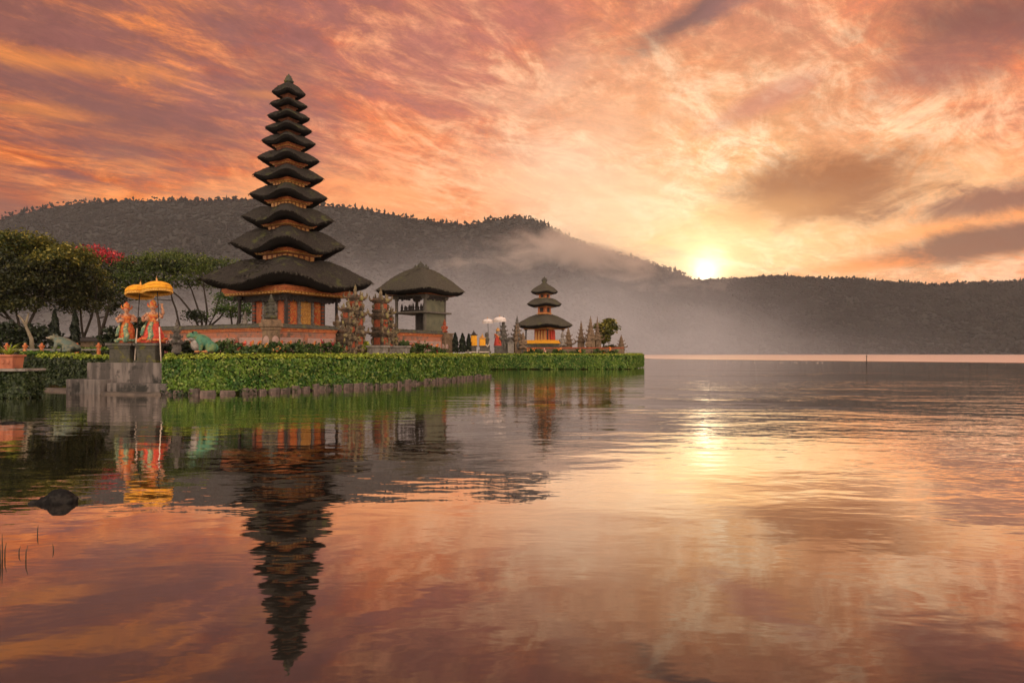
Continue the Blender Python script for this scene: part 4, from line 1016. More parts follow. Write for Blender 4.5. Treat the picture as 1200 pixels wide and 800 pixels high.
def toad(p):
    t = thing('toad_statue', 'bronze-green toad statue with its snout raised, on the lawn behind the dark hedges', 'statue', p, R(8))
    b = MB(); Q = lambda a: Matrix.Rotation(R(a), 3, 'Y').to_quaternion()
    b.ell((.05, 0, .48), (.72, .38, .30), Q(24)); b.ell((.35, 0, .28), (.5, .40, .26), Q(14)); b.ell((-.50, 0, .78), (.30, .26, .17), Q(6)); b.ell((-.70, 0, .80), (.18, .20, .10), Q(-14))
    for s in (-1, 1):
        b.tube([(-.25, s * .26, .55), (-.28, s * .36, .3), (-.34, s * .36, .04)], [.13, .10, .07], 8); b.ell((.36, s * .38, .24), (.34, .12, .20)); b.tube([(.5, s * .42, .12), (.1, s * .46, .06)], [.10, .07], 7); b.ell((-.48, s * .17, .94), (.08, .07, .07)); b.ell((-.40, s * .40, .05), (.14, .10, .045))
    b.build('body', 'toad_bronze', t, voxel=.03, smooth_iter=4)
    for s in (-1, 1):
        b = MB(); b.ell((-.52, s * .21, .95), (.045, .035, .045), nu=10, nv=7); b.build('eye', 'wet_rock', t, smooth=True)
    b = MB(); b.tube([(-.87, -.10, .80), (-.80, -.19, .79), (-.6, -.245, .77)], [.022, .024, .02], 6); b.build('lip', 'cream_paint', t, smooth=True)
    return t
toad((X(65.5, 36.6), 37.3, 1.86))
def spire(label, px, Y, z0, ytop, wpx, m='stone', tiers=4, seed=0, cat='shrine', body=.30, nm='stone_shrine', orn_m=None, group=None):
    """tapering tiered stone shrine with upswept corner carvings"""
    z1 = Z(ytop, Y); w = wpx / F * Y; h = z1 - z0; rr = random.Random(seed)
    t = thing(nm, label, cat, (X(px, Y), Y, z0), R(rr.uniform(10, 50)), group)
    b, o = MB(), MB(); zc = 0
    def seg(zz, hh, ww, tp=1.0): b.box((0, 0, zz + hh / 2), (ww, ww, hh), top=tp)
    seg(0, h * .06, w * .80); seg(h * .06, h * .05, w * .66); seg(h * .11, h * body, w * .50); zc = h * (.11 + body)
    hs = (h * .80 - zc) / tiers; ww = w * .78
    for k in range(tiers):
        seg(zc, hs * .22, ww * .86); seg(zc + hs * .22, hs * .20, ww); seg(zc + hs * .42, hs * .58, ww * .62, .86)
        for sx in (-1, 1):
            for sy in (-1, 1): antefix(o, (sx * ww * .48, sy * ww * .48, zc + hs * .34), (sx, sy), ww * rr.uniform(.20, .34))
        for sx, sy in ((1, 0), (-1, 0), (0, 1), (0, -1)): o.ell((sx * ww * .45, sy * ww * .45, zc + hs * .42), (ww * .14, ww * .14, hs * rr.uniform(.24, .42)), nu=7, nv=5)
        zc += hs; ww *= .74
    o.lathe([(ww * .5, 0), (ww * .6, h * .03), (ww * .32, h * .06), (ww * .42, h * .09), (ww * .2, h * .12), (ww * .05, h * .20)], 9, (0, 0, h * .795))
    for sx, sy in ((1, 0), (-1, 0), (0, 1), (0, -1)): o.ell((sx * w * .25, sy * w * .25, h * (.11 + body * rr.uniform(.4, .6))), (w * .13, w * .13, h * body * .34), nu=8, nv=6)
    b.build('tiers', m, t, bevel=.02, jitter=.02); o.build('carving', orn_m or m, t, jitter=.03)
    return t
spire('slender grey stone lantern shrine between the dancers and the green frog', 207, 30.9, 1.30, 374, 15, 'stone', 3, 2, 'shrine', .34)
# ------------------------------------------------------------------ trees and plants
def clump_points(c, r, n, dens_sub=26, sub=.30):
    """leaf points gathered in small sprays inside an ellipsoid, more of them near its upper skin"""
    k = max(3, n // dens_sub); d = rng.normal(size=(k, 3)); d /= np.linalg.norm(d, axis=1)[:, None]
    rad = rng.uniform(.35, 1.0, k) ** .5; C = d * rad[:, None]; C[:, 2] = np.abs(C[:, 2]) * np.where(rng.uniform(size=k) < .72, 1, -1)
    S = rng.normal(size=(k, dens_sub, 3)) * sub * rng.uniform(.5, 1.1, (k, 1, 1)); S[:, :, 2] *= .45
    C = C * np.array(r)
    P = C[:, None, :] + S * (np.mean(r) if False else 1.0)
    return (P + np.array(c)).reshape(-1, 3), C + np.array(c)
def tree(label, base, forks, sets, bark='bark', trunk_r=.2, lsize=.2, group=None, twig=True, kindname='tree', seed=1, tsub=.42):
    """base point; forks: list of trunk polylines (from the base up); sets: [(leaf material, [(centre, radii, n leaves)])]"""
    t = thing(kindname, label, 'tree', base, 0, group); rr = random.Random(seed); B = Vector(base)
    b = MB(); ends = []
    for pl in forks:
        pts = [Vector(q) - B for q in pl]; fine = []
        for a, c in zip(pts[:-1], pts[1:]):
            for s in (0, .5): fine.append(a.lerp(c, s) + Vector((rr.uniform(-.06, .06), rr.uniform(-.06, .06), 0)) * (s * 2))
        fine.append(pts[-1]); m = len(fine)
        b.tube(fine, [trunk_r * (1 - .55 * i / (m - 1)) for i in range(m)], 9); ends.append((fine, trunk_r))
    for _, cl in sets:
        for c, r, n in cl:
            C = Vector(c) - B; best = None
            for fine, tr in ends:
                for i, q in enumerate(fine[len(fine) // 3:]):
                    d = (q - C).length + max(0, q.z - C.z + .3) * 4
                    if best is None or d < best[0]: best = (d, q, tr * (1 - .55 * (i + len(fine) // 3) / (len(fine) - 1)))
            q, tr = best[1], best[2]; mid = q.lerp(C, .5) + Vector((rr.uniform(-.2, .2), rr.uniform(-.2, .2), -.18 * abs(C.z - q.z) - .1))
            b.tube([q, q.lerp(mid, .5) + Vector((rr.uniform(-.08, .08), 0, -.05)), mid, mid.lerp(C, .55), C], [tr * .62, tr * .52, tr * .40, tr * .28, tr * .14], 7)
            for _k in range(6 if twig else 2):
                e = C + Vector((rr.uniform(-.8, .8) * r[0], rr.uniform(-.8, .8) * r[1], rr.uniform(-.1, .6) * r[2])); s = mid.lerp(C, rr.uniform(.1, .9))
                b.tube([s, s.lerp(e, .5) + Vector((rr.uniform(-.1, .1), rr.uniform(-.1, .1), -.08)), e], [tr * .22, tr * .15, tr * .05], 5)
    b.build('trunk', bark, t, smooth=True)
    for lm, cl in sets:
        P = np.vstack([clump_points(np.array(c) - np.array(base), r, n, 24, tsub)[0] for c, r, n in cl])
        up = np.tile(np.array([[0, 0, 1.0]]), (len(P), 1))
        leaves('blossom' if lm.startswith('bloom') else 'crown', P, lm, lsize, t, up, 1.1)
    return t
def cl(Y, lst, dy=2.0, dens=1.0, seed=2):
    r = random.Random(seed); out = []
    for px, py, rx, ry in lst:
        y = Y + r.uniform(-dy, dy); k = y / F
        out.append(((X(px, y), y, Z(py, y)), (rx * k, rx * k * .85, ry * k), int(rx * ry * 5.2 * dens)))
    return out
def pl(Y, lst): return [(X(px, Y + d), Y + d, Z(py, Y + d)) for px, py, d in lst]
Y = 70.0
tree('big spreading tree with a yellow-olive crown over dark lower boughs, at the picture edge', (X(24, Y), Y, G1),
     [pl(Y, [(24, 420, 0), (26, 395, 0), (22, 378, 0), (18, 360, .3), (10, 335, .8)]), pl(Y, [(25, 400, 0), (36, 375, -.4), (48, 352, -.8), (56, 330, -1)]), pl(Y, [(22, 385, 0), (2, 362, .5), (-16, 335, 1)])],
     [('leaf_yellow', cl(Y, [(12, 290, 34, 12), (45, 294, 32, 12), (78, 298, 26, 11), (98, 306, 16, 9), (-18, 284, 34, 11), (28, 281, 30, 8), (62, 304, 30, 9)], 2.4, 1.05, 3)),  # yellower tops over darker boughs: sun from above put into leaf colour
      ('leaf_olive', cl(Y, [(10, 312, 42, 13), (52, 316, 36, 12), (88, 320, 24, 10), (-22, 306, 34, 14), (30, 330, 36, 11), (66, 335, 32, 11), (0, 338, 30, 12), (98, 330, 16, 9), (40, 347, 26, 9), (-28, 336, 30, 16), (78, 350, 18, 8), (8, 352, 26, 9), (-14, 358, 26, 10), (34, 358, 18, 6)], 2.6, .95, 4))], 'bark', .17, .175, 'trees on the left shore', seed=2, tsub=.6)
Y = 75.0
tree('middle tree with layered yellow-green tips, between the big olive tree and the red-flowering one', (X(97, Y), Y, G1),
     [pl(Y, [(98, 420, 0), (97, 392, 0), (95, 372, .2), (92, 350, .3), (96, 332, .2)]), pl(Y, [(97, 398, 0), (107, 372, -.3), (112, 350, -.5), (114, 335, -.5)])],
     [('leaf_yellow', cl(Y, [(94, 318, 16, 6), (112, 322, 15, 6), (104, 330, 20, 6), (122, 336, 12, 5), (90, 331, 14, 5)], 1.6, 1.15, 5)),  # sunlit tips over shaded boughs, again put into the leaf colours
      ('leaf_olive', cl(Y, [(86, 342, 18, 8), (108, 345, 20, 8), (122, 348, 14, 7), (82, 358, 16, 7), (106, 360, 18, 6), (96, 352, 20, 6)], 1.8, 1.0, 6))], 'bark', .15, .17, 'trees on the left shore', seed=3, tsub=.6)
Y = 88.0
tree('tree with a crown of bright red blossom showing behind the yellow-green tree', (X(118, Y), Y, G1),
     [pl(Y, [(117, 412, 0), (117, 385, 0), (112, 360, .2), (104, 335, .2), (100, 318, 0)]), pl(Y, [(118, 392, 0), (127, 362, 0), (132, 340, .3), (128, 318, .3)])],
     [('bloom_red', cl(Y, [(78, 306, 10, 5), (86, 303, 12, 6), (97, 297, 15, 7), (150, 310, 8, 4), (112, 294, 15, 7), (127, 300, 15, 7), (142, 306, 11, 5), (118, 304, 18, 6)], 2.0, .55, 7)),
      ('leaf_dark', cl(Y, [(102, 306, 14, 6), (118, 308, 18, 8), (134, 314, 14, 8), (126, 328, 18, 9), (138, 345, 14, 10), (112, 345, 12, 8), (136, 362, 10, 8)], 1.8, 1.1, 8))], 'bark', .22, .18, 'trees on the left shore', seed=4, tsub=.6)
Y = 84.0
tree('wide umbrella-shaped green tree with bare fanned limbs behind the yellow umbrellas', (X(232, Y), Y, G1),
     [pl(Y, [(236, 420, 0), (238, 392, 0), (226, 368, .2), (210, 348, .4), (190, 332, .5), (172, 322, .5)]), pl(Y, [(238, 398, 0), (236, 372, .2), (228, 350, .6), (220, 330, .8)]), pl(Y, [(239, 396, 0), (243, 370, -.3), (240, 345, -.5), (238, 326, -.5)]),
      pl(Y, [(239, 394, 0), (252, 368, -.3), (258, 345, -.4), (262, 328, -.4)]), pl(Y, [(213, 415, .5), (213, 390, .6), (206, 362, .6), (200, 342, .6), (196, 325, .7)]), pl(Y, [(238, 390, 0), (258, 372, .4), (268, 358, .5)])],
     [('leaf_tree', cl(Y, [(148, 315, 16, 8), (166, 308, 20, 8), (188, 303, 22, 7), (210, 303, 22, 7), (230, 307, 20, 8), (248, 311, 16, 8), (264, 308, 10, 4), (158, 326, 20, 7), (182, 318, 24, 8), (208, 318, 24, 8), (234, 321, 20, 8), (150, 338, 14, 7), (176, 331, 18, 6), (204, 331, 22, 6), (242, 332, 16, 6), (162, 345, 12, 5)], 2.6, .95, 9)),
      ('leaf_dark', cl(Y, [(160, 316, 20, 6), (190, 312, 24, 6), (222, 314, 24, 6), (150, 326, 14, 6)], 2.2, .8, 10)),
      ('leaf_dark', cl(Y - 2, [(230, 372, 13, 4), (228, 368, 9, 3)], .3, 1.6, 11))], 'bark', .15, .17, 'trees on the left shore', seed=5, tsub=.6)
Y = 82.0
tree('lighter green bushy tree seen under the eave of the tall tower', (X(272, Y), Y, G1),
     [pl(Y, [(273, 420, 0), (273, 395, 0), (271, 372, 0), (268, 355, 0)]), pl(Y, [(273, 398, 0), (280, 372, .2), (283, 352, .3)])],
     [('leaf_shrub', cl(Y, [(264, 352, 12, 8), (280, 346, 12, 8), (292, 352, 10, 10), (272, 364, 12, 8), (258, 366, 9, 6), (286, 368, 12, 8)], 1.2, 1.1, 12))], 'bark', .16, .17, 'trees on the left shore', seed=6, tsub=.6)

def conifer(label, px, Y, ytop, ybase, wpx, group=None, m='leaf_conifer'):
    z0, z1 = Z(ybase, Y), Z(ytop, Y); h = z1 - z0; w = wpx / F * Y / 2
    t = thing('conifer', label, 'tree', (X(px, Y), Y, z0), 0, group)
    n = int(900 + 500 * h); s = rng.uniform(0, 1, n) ** .8; a = rng.uniform(0, 6.283, n)
    r = w * np.minimum(1, (1 - s) * 2.2) ** .7 * (1 - .25 * s) * (.75 + .25 * np.sin(a * 3 + s * 17)) * rng.uniform(.6, 1.05, n)
    P = np.stack([r * np.cos(a), r * np.sin(a), .06 + s * h], 1); N = np.stack([np.cos(a), np.sin(a), np.full(n, .8)], 1)
    leaves('crown', P, m, .13 if h > 1.3 else .10, t, N, .8)
    b = MB(); b.tube([(0, 0, 0), (.01, 0, h * .6), (0, 0, h * .95)], [w * .22, w * .14, .012], 6); b.build('trunk', 'bark', t)
    return t
conifer('dark columnar conifer on the shore behind the hedges, under the olive tree', 64, 62, 364, 408, 13, 'dark columnar conifers')
conifer('dark columnar conifer standing at the foot of the yellow-green tree', 88, 62.5, 364, 408, 12, 'dark columnar conifers')
def shrub(label, c, r, m, n, lsize=.13, bloom=None, nb=0, group=None, name='shrub', bsize=.11):
    """leafy bush on short stems; c is its foot"""
    t = thing(name, label, 'shrub' if name == 'shrub' else 'plant', c, 0, group)
    P, C = clump_points((0, 0, r[2]), r, n, 18, .22 * r[0] + .05); P[:, 2] = np.abs(P[:, 2]); leaves('foliage', P, m, lsize, t, None)
    b = MB(); rr = random.Random(n)
    for k in range(7):
        a = rr.uniform(0, 6.28); b.tube([(0, 0, 0), (.3 * r[0] * math.cos(a), .3 * r[1] * math.sin(a), r[2] * .7), (.7 * r[0] * math.cos(a), .7 * r[1] * math.sin(a), r[2] * 1.4)], [.03, .02, .008], 5)
    b.build('stem', 'bark', t)
    if bloom:
        k = max(2, nb // 9); d = rng.normal(size=(k, 3)); d /= np.linalg.norm(d, axis=1)[:, None]; d[:, 2] = np.abs(d[:, 2]); d[:, 1] = -np.abs(d[:, 1]) * .8 - .1
        C2 = d * np.array(r) * 1.05 + np.array([0, 0, r[2] * 1.1]); P2 = (C2[:, None, :] + rng.normal(size=(k, 9, 3)) * bsize * .55).reshape(-1, 3)
        leaves('blossom', P2, bloom, bsize, t, None, aspect=1.2)
    return t
for lab, px, Y, yb, rx, rz, m, n in [
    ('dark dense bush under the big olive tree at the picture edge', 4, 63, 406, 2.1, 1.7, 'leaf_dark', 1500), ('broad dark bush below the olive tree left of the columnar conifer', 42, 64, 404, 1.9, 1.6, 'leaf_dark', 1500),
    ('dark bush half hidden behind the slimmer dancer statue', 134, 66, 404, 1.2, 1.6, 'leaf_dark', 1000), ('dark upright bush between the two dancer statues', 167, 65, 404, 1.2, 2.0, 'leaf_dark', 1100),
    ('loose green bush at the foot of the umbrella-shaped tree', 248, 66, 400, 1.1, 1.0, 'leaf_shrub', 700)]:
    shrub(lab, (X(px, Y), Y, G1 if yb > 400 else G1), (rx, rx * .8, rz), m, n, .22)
# garden beds in front of the temple wall and round the statues
beds = [('red', 'flowering plant with red blooms beside the green frog, before the temple wall', 263, 36.2, .75, .62, 'bloom_red', 40, 'leaf_shrub'),
        ('r', 'leafy bed plant with a red bloom, first after the green frog', 283, 34.6, .60, .50, 'bloom_red', 16, 'leaf_shrub'), ('p', 'low leafy bed plant below the first carved wall panel', 300, 34.0, .62, .45, None, 0, 'leaf_shrub'),
        ('o', 'plant with one bright orange bloom below the corner statue pillar', 322, 33.6, .55, .52, 'bloom_orange', 22, 'leaf_shrub'), ('r', 'bed plant with dark pink blooms just past the corner statue pillar', 345, 34.6, .60, .52, 'bloom_red', 22, 'leaf_shrub'),
        ('r', 'bed plant with red blooms midway along the wall below the golden door', 364, 35.8, .62, .50, 'bloom_red', 24, 'leaf_shrub'), ('r', 'dense bed plant with red leaves at the foot of the nearer gate half', 386, 37.2, .66, .58, 'bloom_red', 22, 'leaf_shrub'),
        ('y', 'yellowish upright plant growing in the split gate opening', 427, 40.4, .34, .62, 'bloom_orange', 10, 'leaf_lime'), ('r', 'bed plant with salmon blooms beside the farther gate half', 472, 43.6, .75, .66, 'bloom_pink', 34, 'leaf_shrub'),
        ('r', 'bed plant with red blooms below the middle of the pavilion wall', 492, 45.2, .68, .62, 'bloom_red', 26, 'leaf_shrub'), ('g', 'low green plant below the far end of the pavilion wall', 510, 47.0, .70, .45, 'bloom_red', 14, 'leaf_shrub'),
        ('p', 'plant with pink and salmon blooms beside the stone lantern', 196, 31.9, .46, .50, 'bloom_pink', 40, 'leaf_dark'), ('o', 'plant with orange blooms between the stone lantern and the frog', 218, 31.9, .42, .52, 'bloom_orange', 24, 'leaf_dark'),
        ('d', 'dark leafy plant between the two dancer pedestals', 165.5, 32.0, .34, .55, None, 0, 'leaf_dark')]
for _, lab, px, Y, rx, rz, bl, nb, lm in beds:
    shrub(lab, (X(px, Y * (WS if Y > 33 else 1)), Y * (WS if Y > 33 else 1), G1), (rx * (WS if Y > 33 else 1), rx * .7 * (WS if Y > 33 else 1), rz * (1.25 if Y > 33 else 1)), lm, 620, .16 if Y > 33 else .13, bl, nb, 'flowering plants before the temple walls', 'flowering_plant', .16 if Y > 33 else .11)
# ------------------------------------------------------------------ garden of the landing, far left
hp = hedge('dark leafy planting block with a pale slab on top, carrying the terracotta pot', [(X(-40, 27.4), 27.4), (X(29, 27.4), 27.4)], 1.1, .02, 1.10, 420, 'leaf_hedge_dark', .08)
b = MB(); b.box((1.15, .55, 1.11), (2.55, 1.25, .10)); b.build('top_slab', 'stone_pale', hp, bevel=.02)
t = thing('plant_pot', 'square terracotta pot standing on the slab of the dark planting block', 'pot', (X(9, 27.9), 27.95, 1.18), R(4))
b = MB(); b.box((0, 0, .25), (.70, .66, .50), top=1.14); b.box((0, 0, .53), (.90, .86, .09)); b.box((0, 0, .03), (.74, .70, .06)); b.build('pot_body', 'terracotta', t, bevel=.02)
b = MB()
for s in (-1, 0, 1): b.ell((s * .20, -.365, .28), (.07, .03, .11), nu=9, nv=6)
b.build('relief', 'terracotta', t, smooth=True)
t = thing('potted_plant', 'spiky yellow-green plant growing in the square terracotta pot', 'plant', (X(9, 27.9), 27.95, 1.72), 0)
V, Fq = [], []
rr = random.Random(12)
for k in range(46):
    a = rr.uniform(0, 6.28); L = rr.uniform(.6, 1.0); el_ = rr.uniform(.35, 1.35); w = .035; o = len(V)
    sd = (-math.sin(a) * w, math.cos(a) * w)
    for s in (0, .35, .7, 1.0):
        rr_ = L * s * math.cos(el_ * (1 - .35 * s)); zz = L * s * math.sin(el_ * (1 - .35 * s)) - .10 * s * s; ww = (1 - s) + .05
        V += [(rr_ * math.cos(a) - sd[0] * ww, rr_ * math.sin(a) - sd[1] * ww, zz), (rr_ * math.cos(a) + sd[0] * ww, rr_ * math.sin(a) + sd[1] * ww, zz)]
    for s in range(3): Fq.append([o + 2 * s, o + 2 * s + 1, o + 2 * s + 3, o + 2 * s + 2])
np_mesh('leaf_rosette', np.array(V), np.array(Fq), 'leaf_lime', t)
t = thing('low_fence', 'low fence of orange posts and grey rails on the lawn behind the toad statue', 'fence', (X(8, 40.5), 40.5, G1), R(-2))
for k, px in enumerate((8, 30, 50, 92, 118)):
    b = MB(); x0 = X(px, 40.5) - X(8, 40.5); b.box((x0, 0, .45), (.15, .15, .90)); b.box((x0, 0, .95), (.22, .22, .10)); b.ell((x0, 0, 1.05), (.08, .08, .10), nu=8, nv=6); b.build('post', 'orange_wood', t, bevel=.01)
for z in (.42, .74):
    b = MB(); b.box((2.75, 0, z), (5.9, .07, .09)); b.build('rail', 'stone_pale', t, bevel=.01)
t = thing('boundary_wall', 'long low dark boundary wall with tiled coping behind the trees', 'wall', (X(58, 66), 67.0, GT), R(-1.5), None, 1.32)
b = MB(); b.box((4.6, 0, .75), (9.6, .4, 1.5)); b.build('wall_body', 'stone_warm', t, bevel=.02)
b = MB(); b.box((4.6, 0, 1.60), (9.9, .75, .22), topy=.5); b.box((4.6, 0, 1.74), (9.9, .3, .14)); b.build('coping', 'dark_wood', t, bevel=.02)
t = thing('tree_stump', 'pale twisted bare trunk standing under the olive tree', 'trunk', (X(30, 41), 41.5, G1), 0)
b = MB(); o = Vector((X(30, 41.5), 41.5, G1)); b.tube([Vector(q) - o for q in pl(41.5, [(31, 414, 0), (30, 397, 0), (26, 388, .1), (23, 381, 0), (25, 373, -.1), (27, 367, .1)])], [.15, .11, .09, .085, .07, .04], 10); b.build('trunk', 'pale_bark', t, smooth=True)
b = MB(); b.tube([Vector(q) - o for q in pl(41.5, [(24, 383, 0), (19, 374, .2), (14, 369, .3)])], [.08, .06, .03], 8); b.build('branch', 'pale_bark', t, smooth=True)

# ------------------------------------------------------------------ far island
MS = 1.215; MC = (X(638, 102), 102.0); GB = G1
mp = thing('pagoda', 'small shrine with three stacked thatched roofs on the far island', 'pagoda', (MC[0], MC[1], GB), R(52), None, MS)
mz = lambda py: (Z(py, 102) - GB) / MS
roof(mp, 3.50, 1.22, .36, .33, mz(380.5), .05, .30, .97, False, 'thatch_pale', 96, 6, bulge=.55, under=.7)
roof(mp, 2.15, .70, .28, .40, mz(356), .07, .46, .9, False, 'thatch_pale', 96, 6, bulge=.6, under=.62)
roof(mp, 1.68, .62, .26, .1, mz(341.5), .07, .55, .9, True, 'thatch_pale', 96, 6, bulge=.5, under=.62)
for zt, zb, w in ((mz(343.4), mz(350.5), .98), (mz(358.2), mz(368.5), 1.16)):
    b = MB(); b.box((0, 0, (zt + zb) / 2), (w, w, zt - zb)); o = b.build('tier_wall', 'orange_wood', mp)
    b = MB()
    for s in (-1, 1): b.box((0, s * w / 2, (zt + zb) / 2), (w * .45, .05, (zt - zb) * .5)); b.box((s * w / 2, 0, (zt + zb) / 2), (.05, w * .45, (zt - zb) * .5))
    b.build('window_grille', 'dark_wood', o)
    b = MB(); b.box((0, 0, zt - .10), (w * 1.5, w * 1.5, .14)); b.box((0, 0, zb + .12), (w * 1.2, w * 1.2, .10)); b.build('eave_beam', 'gold', mp, bevel=.01)
b = MB(); b.lathe([(.34, -.1), (.40, .08), (.24, .2), (.36, .42), (.38, .52), (.22, .72), (.06, .84), (.02, .95)], 12, (0, 0, mz(333))); b.build('finial', 'moss_stone', mp, smooth=True)
beam(mp, 1.95, mz(386), .34)
posts(mp, 1.62, mz(403), mz(385), .12, 'dark_wood')
b = MB(); b.box((0, 0, mz(408)), (3.7, 3.7, .5)); b.box((0, 0, mz(403.6)), (3.4, 3.4, .36)); b.box((0, 0, mz(412)), (4.0, 4.0, .7)); b.build('plinth', 'moss_stone', mp, bevel=.03)
b = MB(); b.box((0, 0, mz(400.6)), (3.5, 3.5, .42), top=.98); b.build('yellow_skirt', 'yellow_cloth', mp, bevel=.02)
b = MB(); b.box((.1, .1, mz(393)), (1.75, 1.75, 1.5)); b.build('shrine_room', 'orange_plaster', mp, bevel=.02)
b = MB(); b.box((.75, -.85, mz(393.5)), (.55, .2, 1.35), top=.8); b.box((.25, -.85, mz(394)), (.3, .2, 1.2)); b.build('red_drape', 'red_cloth', mp, bevel=.03)
b = MB()
for k in range(4): b.box((-.86, -.65 + .42 * k, mz(393.5)), (.16, .3, 1.3), top=.7)
b.build('golden_carving', 'gold', mp, bevel=.03)
# shrines, umbrellas, statues round it
spire('tall tiered stone shrine just behind the red-clad statue', 590, 80, GB, 370, 15, 'stone', 4, 3)
spire('tall carved brown stone shrine beside the small three-roofed shrine, on its nearer side', 606, 81, GB, 369.5, 17, 'stone_warm', 4, 4, orn_m='stone')
spire('slim carved shrine standing close against the far side of the small three-roofed shrine', 666, 86, GB, 383, 13, 'stone_warm', 3, 5)
spire('first of the cluster of brown carved spires on the far island, dark and narrow', 681, 86, GB, 375, 12, 'stone_warm', 4, 6, nm='stone_spire', cat='spire')
spire('tallest broad carved spire in the cluster on the far island', 692, 85, GB, 369.5, 15, 'stone_warm', 4, 7, nm='stone_spire', cat='spire')
spire('slender tall carved spire next to the pale green tree on the far island', 700, 86.5, GB, 370.5, 13, 'stone_warm', 5, 8, nm='stone_spire', cat='spire')
spire('short stone spire near the water end of the far island', 728, 87, GB, 392, 11, 'stone_warm', 3, 9, nm='stone_spire', cat='spire')
guardian('squat brown guardian statue before the cluster of carved spires', (X(690, 82.5), 82.5, Z(411, 82.5)), 1.5, R(10), 'stone_warm')
guardian('squat brown guardian statue in front of the tall brown stone shrine', (X(613, 80.5), 80.5, Z(409, 80.5)), 1.5, R(-10), 'stone_warm')
guardian('pale seated stone guardian at the corner of the small shrine plinth', (X(659, 81.5), 81.5, Z(406, 81.5)), 1.4, R(20), 'stone_pale')
Y = 89.0
tree('pale yellow-green feathery tree behind the carved spires on the far island', (X(709, Y), Y, GB), [pl(Y, [(708, 412, 0), (708, 395, 0), (710, 380, 0)]), pl(Y, [(708, 402, 0), (713, 388, .2), (716, 380, .3)])],
     [('leaf_yellow', cl(Y, [(705, 384, 7, 5), (714, 378, 7, 4), (710, 391, 7, 5), (718, 385, 5, 4), (706, 398, 7, 4)], .6, 3.6, 14))], 'bark', .10, .2, None, seed=9, tsub=.3)
t = thing('boundary_wall', 'low reddish stone wall along the far island behind its hedge', 'wall', (X(612, 80.2), 80.6, GB), 0)
b = MB(); b.box((6.0, 0, .45), (11.8, .35, 1.3)); b.build('wall_body', 'stone_warm', t, bevel=.03)
b = MB(); b.box((6.0, 0, 1.16), (12.0, .5, .14)); b.build('coping', 'brick_red', t, bevel=.03)
for lab, px, bl in [('plant with cream blooms below the yellow skirt of the small shrine', 622, 'bloom_orange'), ('plant with pink blooms under the front corner of the small shrine', 632, 'bloom_pink'), ('low plant with pale blooms below the slim shrine', 655, 'bloom_orange'),
                    ('plant with cream blooms at the foot of the carved spire cluster', 677, 'bloom_orange'), ('plant with pale yellow bloom between spire cluster and guardian', 700, 'bloom_orange'), ('last blooming plant near the short stone spire', 716, 'bloom_orange')]:
    shrub(lab, (X(px, 79.6), 79.6, GB), (.75, .5, .50), 'leaf_shrub', 260, .17, bl, 18, 'flowering plants on the far island', 'flowering_plant', .16)
shrub('dark rounded bush between the spire cluster and the short spire', (X(716, 88), 88, GB), (1.3, .9, .75), 'leaf_olive', 700, .18)
# statue with red cloth between white umbrellas
t = thing('pedestal', 'tall grey stone pedestal under the red-clad statue by the near end of the far island', 'pedestal', (X(584, 79.7), 79.7, GB), 0)
b = MB(); b.box((0, 0, .3), (1.12, 1.1, .6)); b.box((0, 0, .85), (.92, .92, .8)); b.box((0, 0, 1.32), (1.06, 1.06, .16)); b.build('block', 'stone', t, bevel=.03)
sz = GB + 1.40
t = thing('statue', 'standing statue wrapped in bright red cloth under the fuller white umbrella', 'statue', (X(583.5, 79.7), 79.7, sz), 0)
b = MB(); b.ell((0, 0, 1.62), (.21, .2, .24)); b.ell((0, 0, 1.25), (.36, .24, .26)); b.tube([(0, 0, .1), (0, 0, .7), (0, 0, 1.3)], [.34, .28, .30], 12); b.ell((0, -.2, 1.6), (.05, .06, .05)); b.tube([(.33, 0, 1.28), (.44, -.1, 1.0), (.22, -.28, .95)], [.10, .09, .07], 8); b.tube([(-.33, 0, 1.28), (-.44, -.1, 1.0), (-.22, -.28, .95)], [.10, .09, .07], 8); b.build('body', 'stone_pale', t, voxel=.04)
b = MB(); b.lathe([(.44, .02), (.46, .1), (.38, .6), (.33, .95), (.36, 1.1)], 24, (0, 0, 0), lambda a, z: 1 + .07 * math.sin(8 * a + z)); b.build('robe', 'red_cloth', t, smooth=True)
b = MB(); b.tube([(-.38, -.05, 1.36), (-.05, -.30, 1.15), (.22, -.34, .8), (.18, -.42, .3)], [.09, .10, .10, .08], 8); b.build('sash', 'red_orange', t, smooth=True)
b = MB(); b.lathe([(.22, 1.72), (.27, 1.78), (.18, 1.88), (.2, 1.94), (.02, 2.14)], 10); b.build('crown', 'gold', t, smooth=True)
umbrella('fuller cream-white fringed umbrella over the red-clad statue', (X(585.5, 80.0), 80.1, Z(371, 80.1)), (X(588, 80.0), 80.3, GB), .72, 'white_cloth', 'white_cloth', 1.3)
umbrella('smaller pinkish-white fringed umbrella over the grey stone column', (X(571.5, 80.2), 80.2, Z(373.5, 80.2)), (X(573.5, 80.2), 80.4, GB), .62, 'white_cloth', 'white_cloth', 1.3)
t = thing('stone_column', 'carved grey stone column statue under the smaller white umbrella', 'column', (X(570.5, 79.6), 79.6, GB), R(15))
b = MB(); b.box((0, 0, .4), (.85, .85, .8)); b.box((0, 0, 1.1), (.6, .6, .7)); b.lathe([(.28, 1.4), (.34, 1.55), (.22, 1.75), (.30, 2.0), (.34, 2.2), (.2, 2.45), (.25, 2.6), (.24, 2.8), (.12, 3.0)], 10); b.build('shaft', 'stone', t, bevel=.02)
b = MB(); b.tube([(-.2, -.3, 1.55), (0, -.38, 1.3), (.2, -.3, 1.6)], [.08, .1, .08], 7); b.build('wrapped_cloth', 'cream_paint', t, smooth=True)
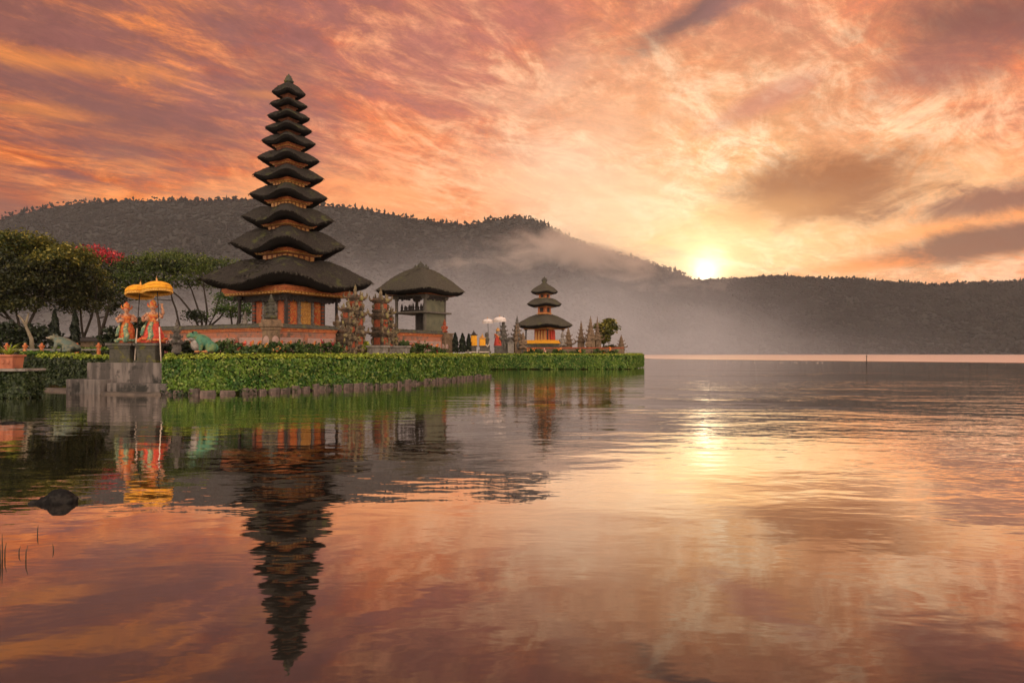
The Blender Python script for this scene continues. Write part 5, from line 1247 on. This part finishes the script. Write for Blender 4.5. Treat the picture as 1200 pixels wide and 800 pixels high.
t = thing('pillar', 'plain grey gate pillar between the red-clad statue and the brown shrine', 'pillar', (X(598, 79.8), 79.8, GB), R(8))
b = MB(); b.box((0, 0, .85), (.72, .72, 1.7)); b.box((0, 0, 1.76), (.9, .9, .14)); b.box((0, 0, .2), (.9, .9, .4)); b.build('shaft', 'stone_pale', t, bevel=.03)
b = MB(); b.lathe([(.34, 1.82), (.38, 1.95), (.2, 2.1), (.03, 2.3)], 8); b.build('cap', 'stone', t, smooth=True)
for lab, px, w, yt, yb in [('yellow cloth-wrapped offering shrine, the broader of the pair beyond the hedge', 555.3, 7.4, 393, 405), ('yellow cloth-wrapped offering shrine with a stepped top, the lower of the pair', 565.2, 7.2, 397, 405)]:
    Y = 75.0; t = thing('offering_shrine', lab, 'shrine', (X(px, Y), Y, GB), R(6)); ww = w / F * Y; z0, z1 = Z(yb, Y) - GB, Z(yt, Y) - GB
    b = MB(); b.box((0, 0, z0 / 2), (ww * .8, ww * .8, z0)); b.box((0, 0, z0 - .06), (ww * 1.1, ww * 1.1, .12)); b.build('stand', 'stone', t, bevel=.02)
    b = MB(); b.box((0, 0, (z0 + z1) / 2), (ww, ww * .9, z1 - z0), top=.92); b.build('cloth_wrap', 'yellow_cloth', t, bevel=.04)
    b = MB(); b.box((0, 0, z1 + .07), (ww * 1.12, ww, .12)); b.lathe([(ww * .3, z1 + .12), (ww * .34, z1 + .22), (ww * .1, z1 + .4), (.02, z1 + .6)], 8); b.build('cap', 'dark_wood' if w > 7.3 else 'gold', t, bevel=.015)
conifer('small dark conifer nearest the reddish guardian pillar at the wall end', 533.5, 72, 391, 413, 8.5, 'small dark conifers')
conifer('small rounded dark conifer, second along the white rail', 542, 72, 391.5, 413, 9.5, 'small dark conifers')
conifer('small dark conifer close to the broader yellow shrine', 549.3, 74.2, 392, 413, 6.5, 'small dark conifers')
t = thing('low_fence', 'low white rail fence before the yellow offering shrines', 'fence', (X(536, 73.2), 73.2, GB), 0)
for k in range(4):
    b = MB(); b.box((k * 1.15, 0, .42), (.14, .14, .84)); b.box((k * 1.15, 0, .88), (.2, .2, .08)); b.build('post', 'stone_pale', t, bevel=.01)
for z in (.38, .68):
    b = MB(); b.box((1.72, 0, z), (3.5, .07, .10)); b.build('rail', 'cream_paint', t, bevel=.01)

# ------------------------------------------------------------------ out on the water
def rock(label, p, parts, rz=0, voxel=.014):
    b = MB()
    for c, r, a in parts: b.ell(c, r, Matrix.Rotation(R(a), 3, 'Y').to_quaternion(), nu=16, nv=10)
    o = b.build('rock', 'wet_rock', None, voxel=voxel, smooth_iter=3); o.location = p; o.rotation_euler = (0, 0, rz)
    tx = bpy.data.textures.new('rock', 'CLOUDS'); tx.noise_scale = .09; dm = o.modifiers.new('rough', 'DISPLACE'); dm.texture = tx; dm.strength = .045; dm.mid_level = .5
    return tag(o, label, 'rock')
rock('dark wet boulder breaking the calm water, tapering to a low tail', (X(62, 8.2), 8.25, 0), [((.06, 0, .035), (.17, .13, .125), 8), ((-.06, 0, .01), (.17, .11, .085), -14), ((-.2, .0, .0), (.12, .08, .04), -8), ((.15, .02, .02), (.09, .09, .09), 0)], R(4))
rock('small flat rock barely above the water under the planting block', (X(11, 17.6), 17.6, 0), [((0, 0, -.01), (.30, .18, .05), 0), ((.2, .04, -.02), (.22, .12, .045), 0)], 0, .02)
rs = None
for px, yb, hh, lean in [(1, 660, .17, -.1), (3, 655, .22, -.05), (5.5, 653, .13, .06), (22, 649, .07, .15), (30, 656, .13, .1), (44, 627, .10, 0), (63, 645, .06, -.3), (-6, 668, .26, .1)]:
    Yr = 1440 / (yb - HZ); b = MB(); b.tube([(0, 0, -.05), (lean * hh * .3, 0, hh * .55), (lean * hh, .01, hh)], [.0055, .0045, .0015], 6)
    o = b.build('reed', 'reed', None, smooth=True); o.location = (X(px, Yr), Yr, 0); tag(o, 'thin brown reed stem sticking out of the shallow water near the shore corner', 'reed', 'reeds in the shallows')
b = MB(); b.lathe([(.02, -.10), (.09, -.06), (.11, 0), (.08, .07), (.03, .10), (.015, .15)], 10); f0 = b.build('buoy', 'buoy', None, smooth=True)
rr = random.Random(8)
for k in range(24):
    px = 778 + k * 8.3 + rr.uniform(-7, 7); Yb = 140 - k * .55 + rr.uniform(-4, 4); o = f0 if k == 0 else f0.copy()
    if k: COL.objects.link(o)
    o.location = (X(px, Yb), Yb, 0); tag(o, 'tiny pale float in the line of floats out on the open lake', 'float', 'line of floats on the lake')
t = thing('stake', 'thin dark stake standing in the open lake beyond the floats', 'stake', (X(1015.5, 145), 145, 0), 0)
b = MB(); b.tube([(0, 0, -.5), (.03, 0, .8), (0, 0, 1.55)], [.09, .08, .05], 7); b.build('pole', 'dark_wood', t)
b = MB(); b.box((0, 0, 1.2), (.42, .08, .10)); b.build('crosspiece', 'dark_wood', t, bevel=.01)
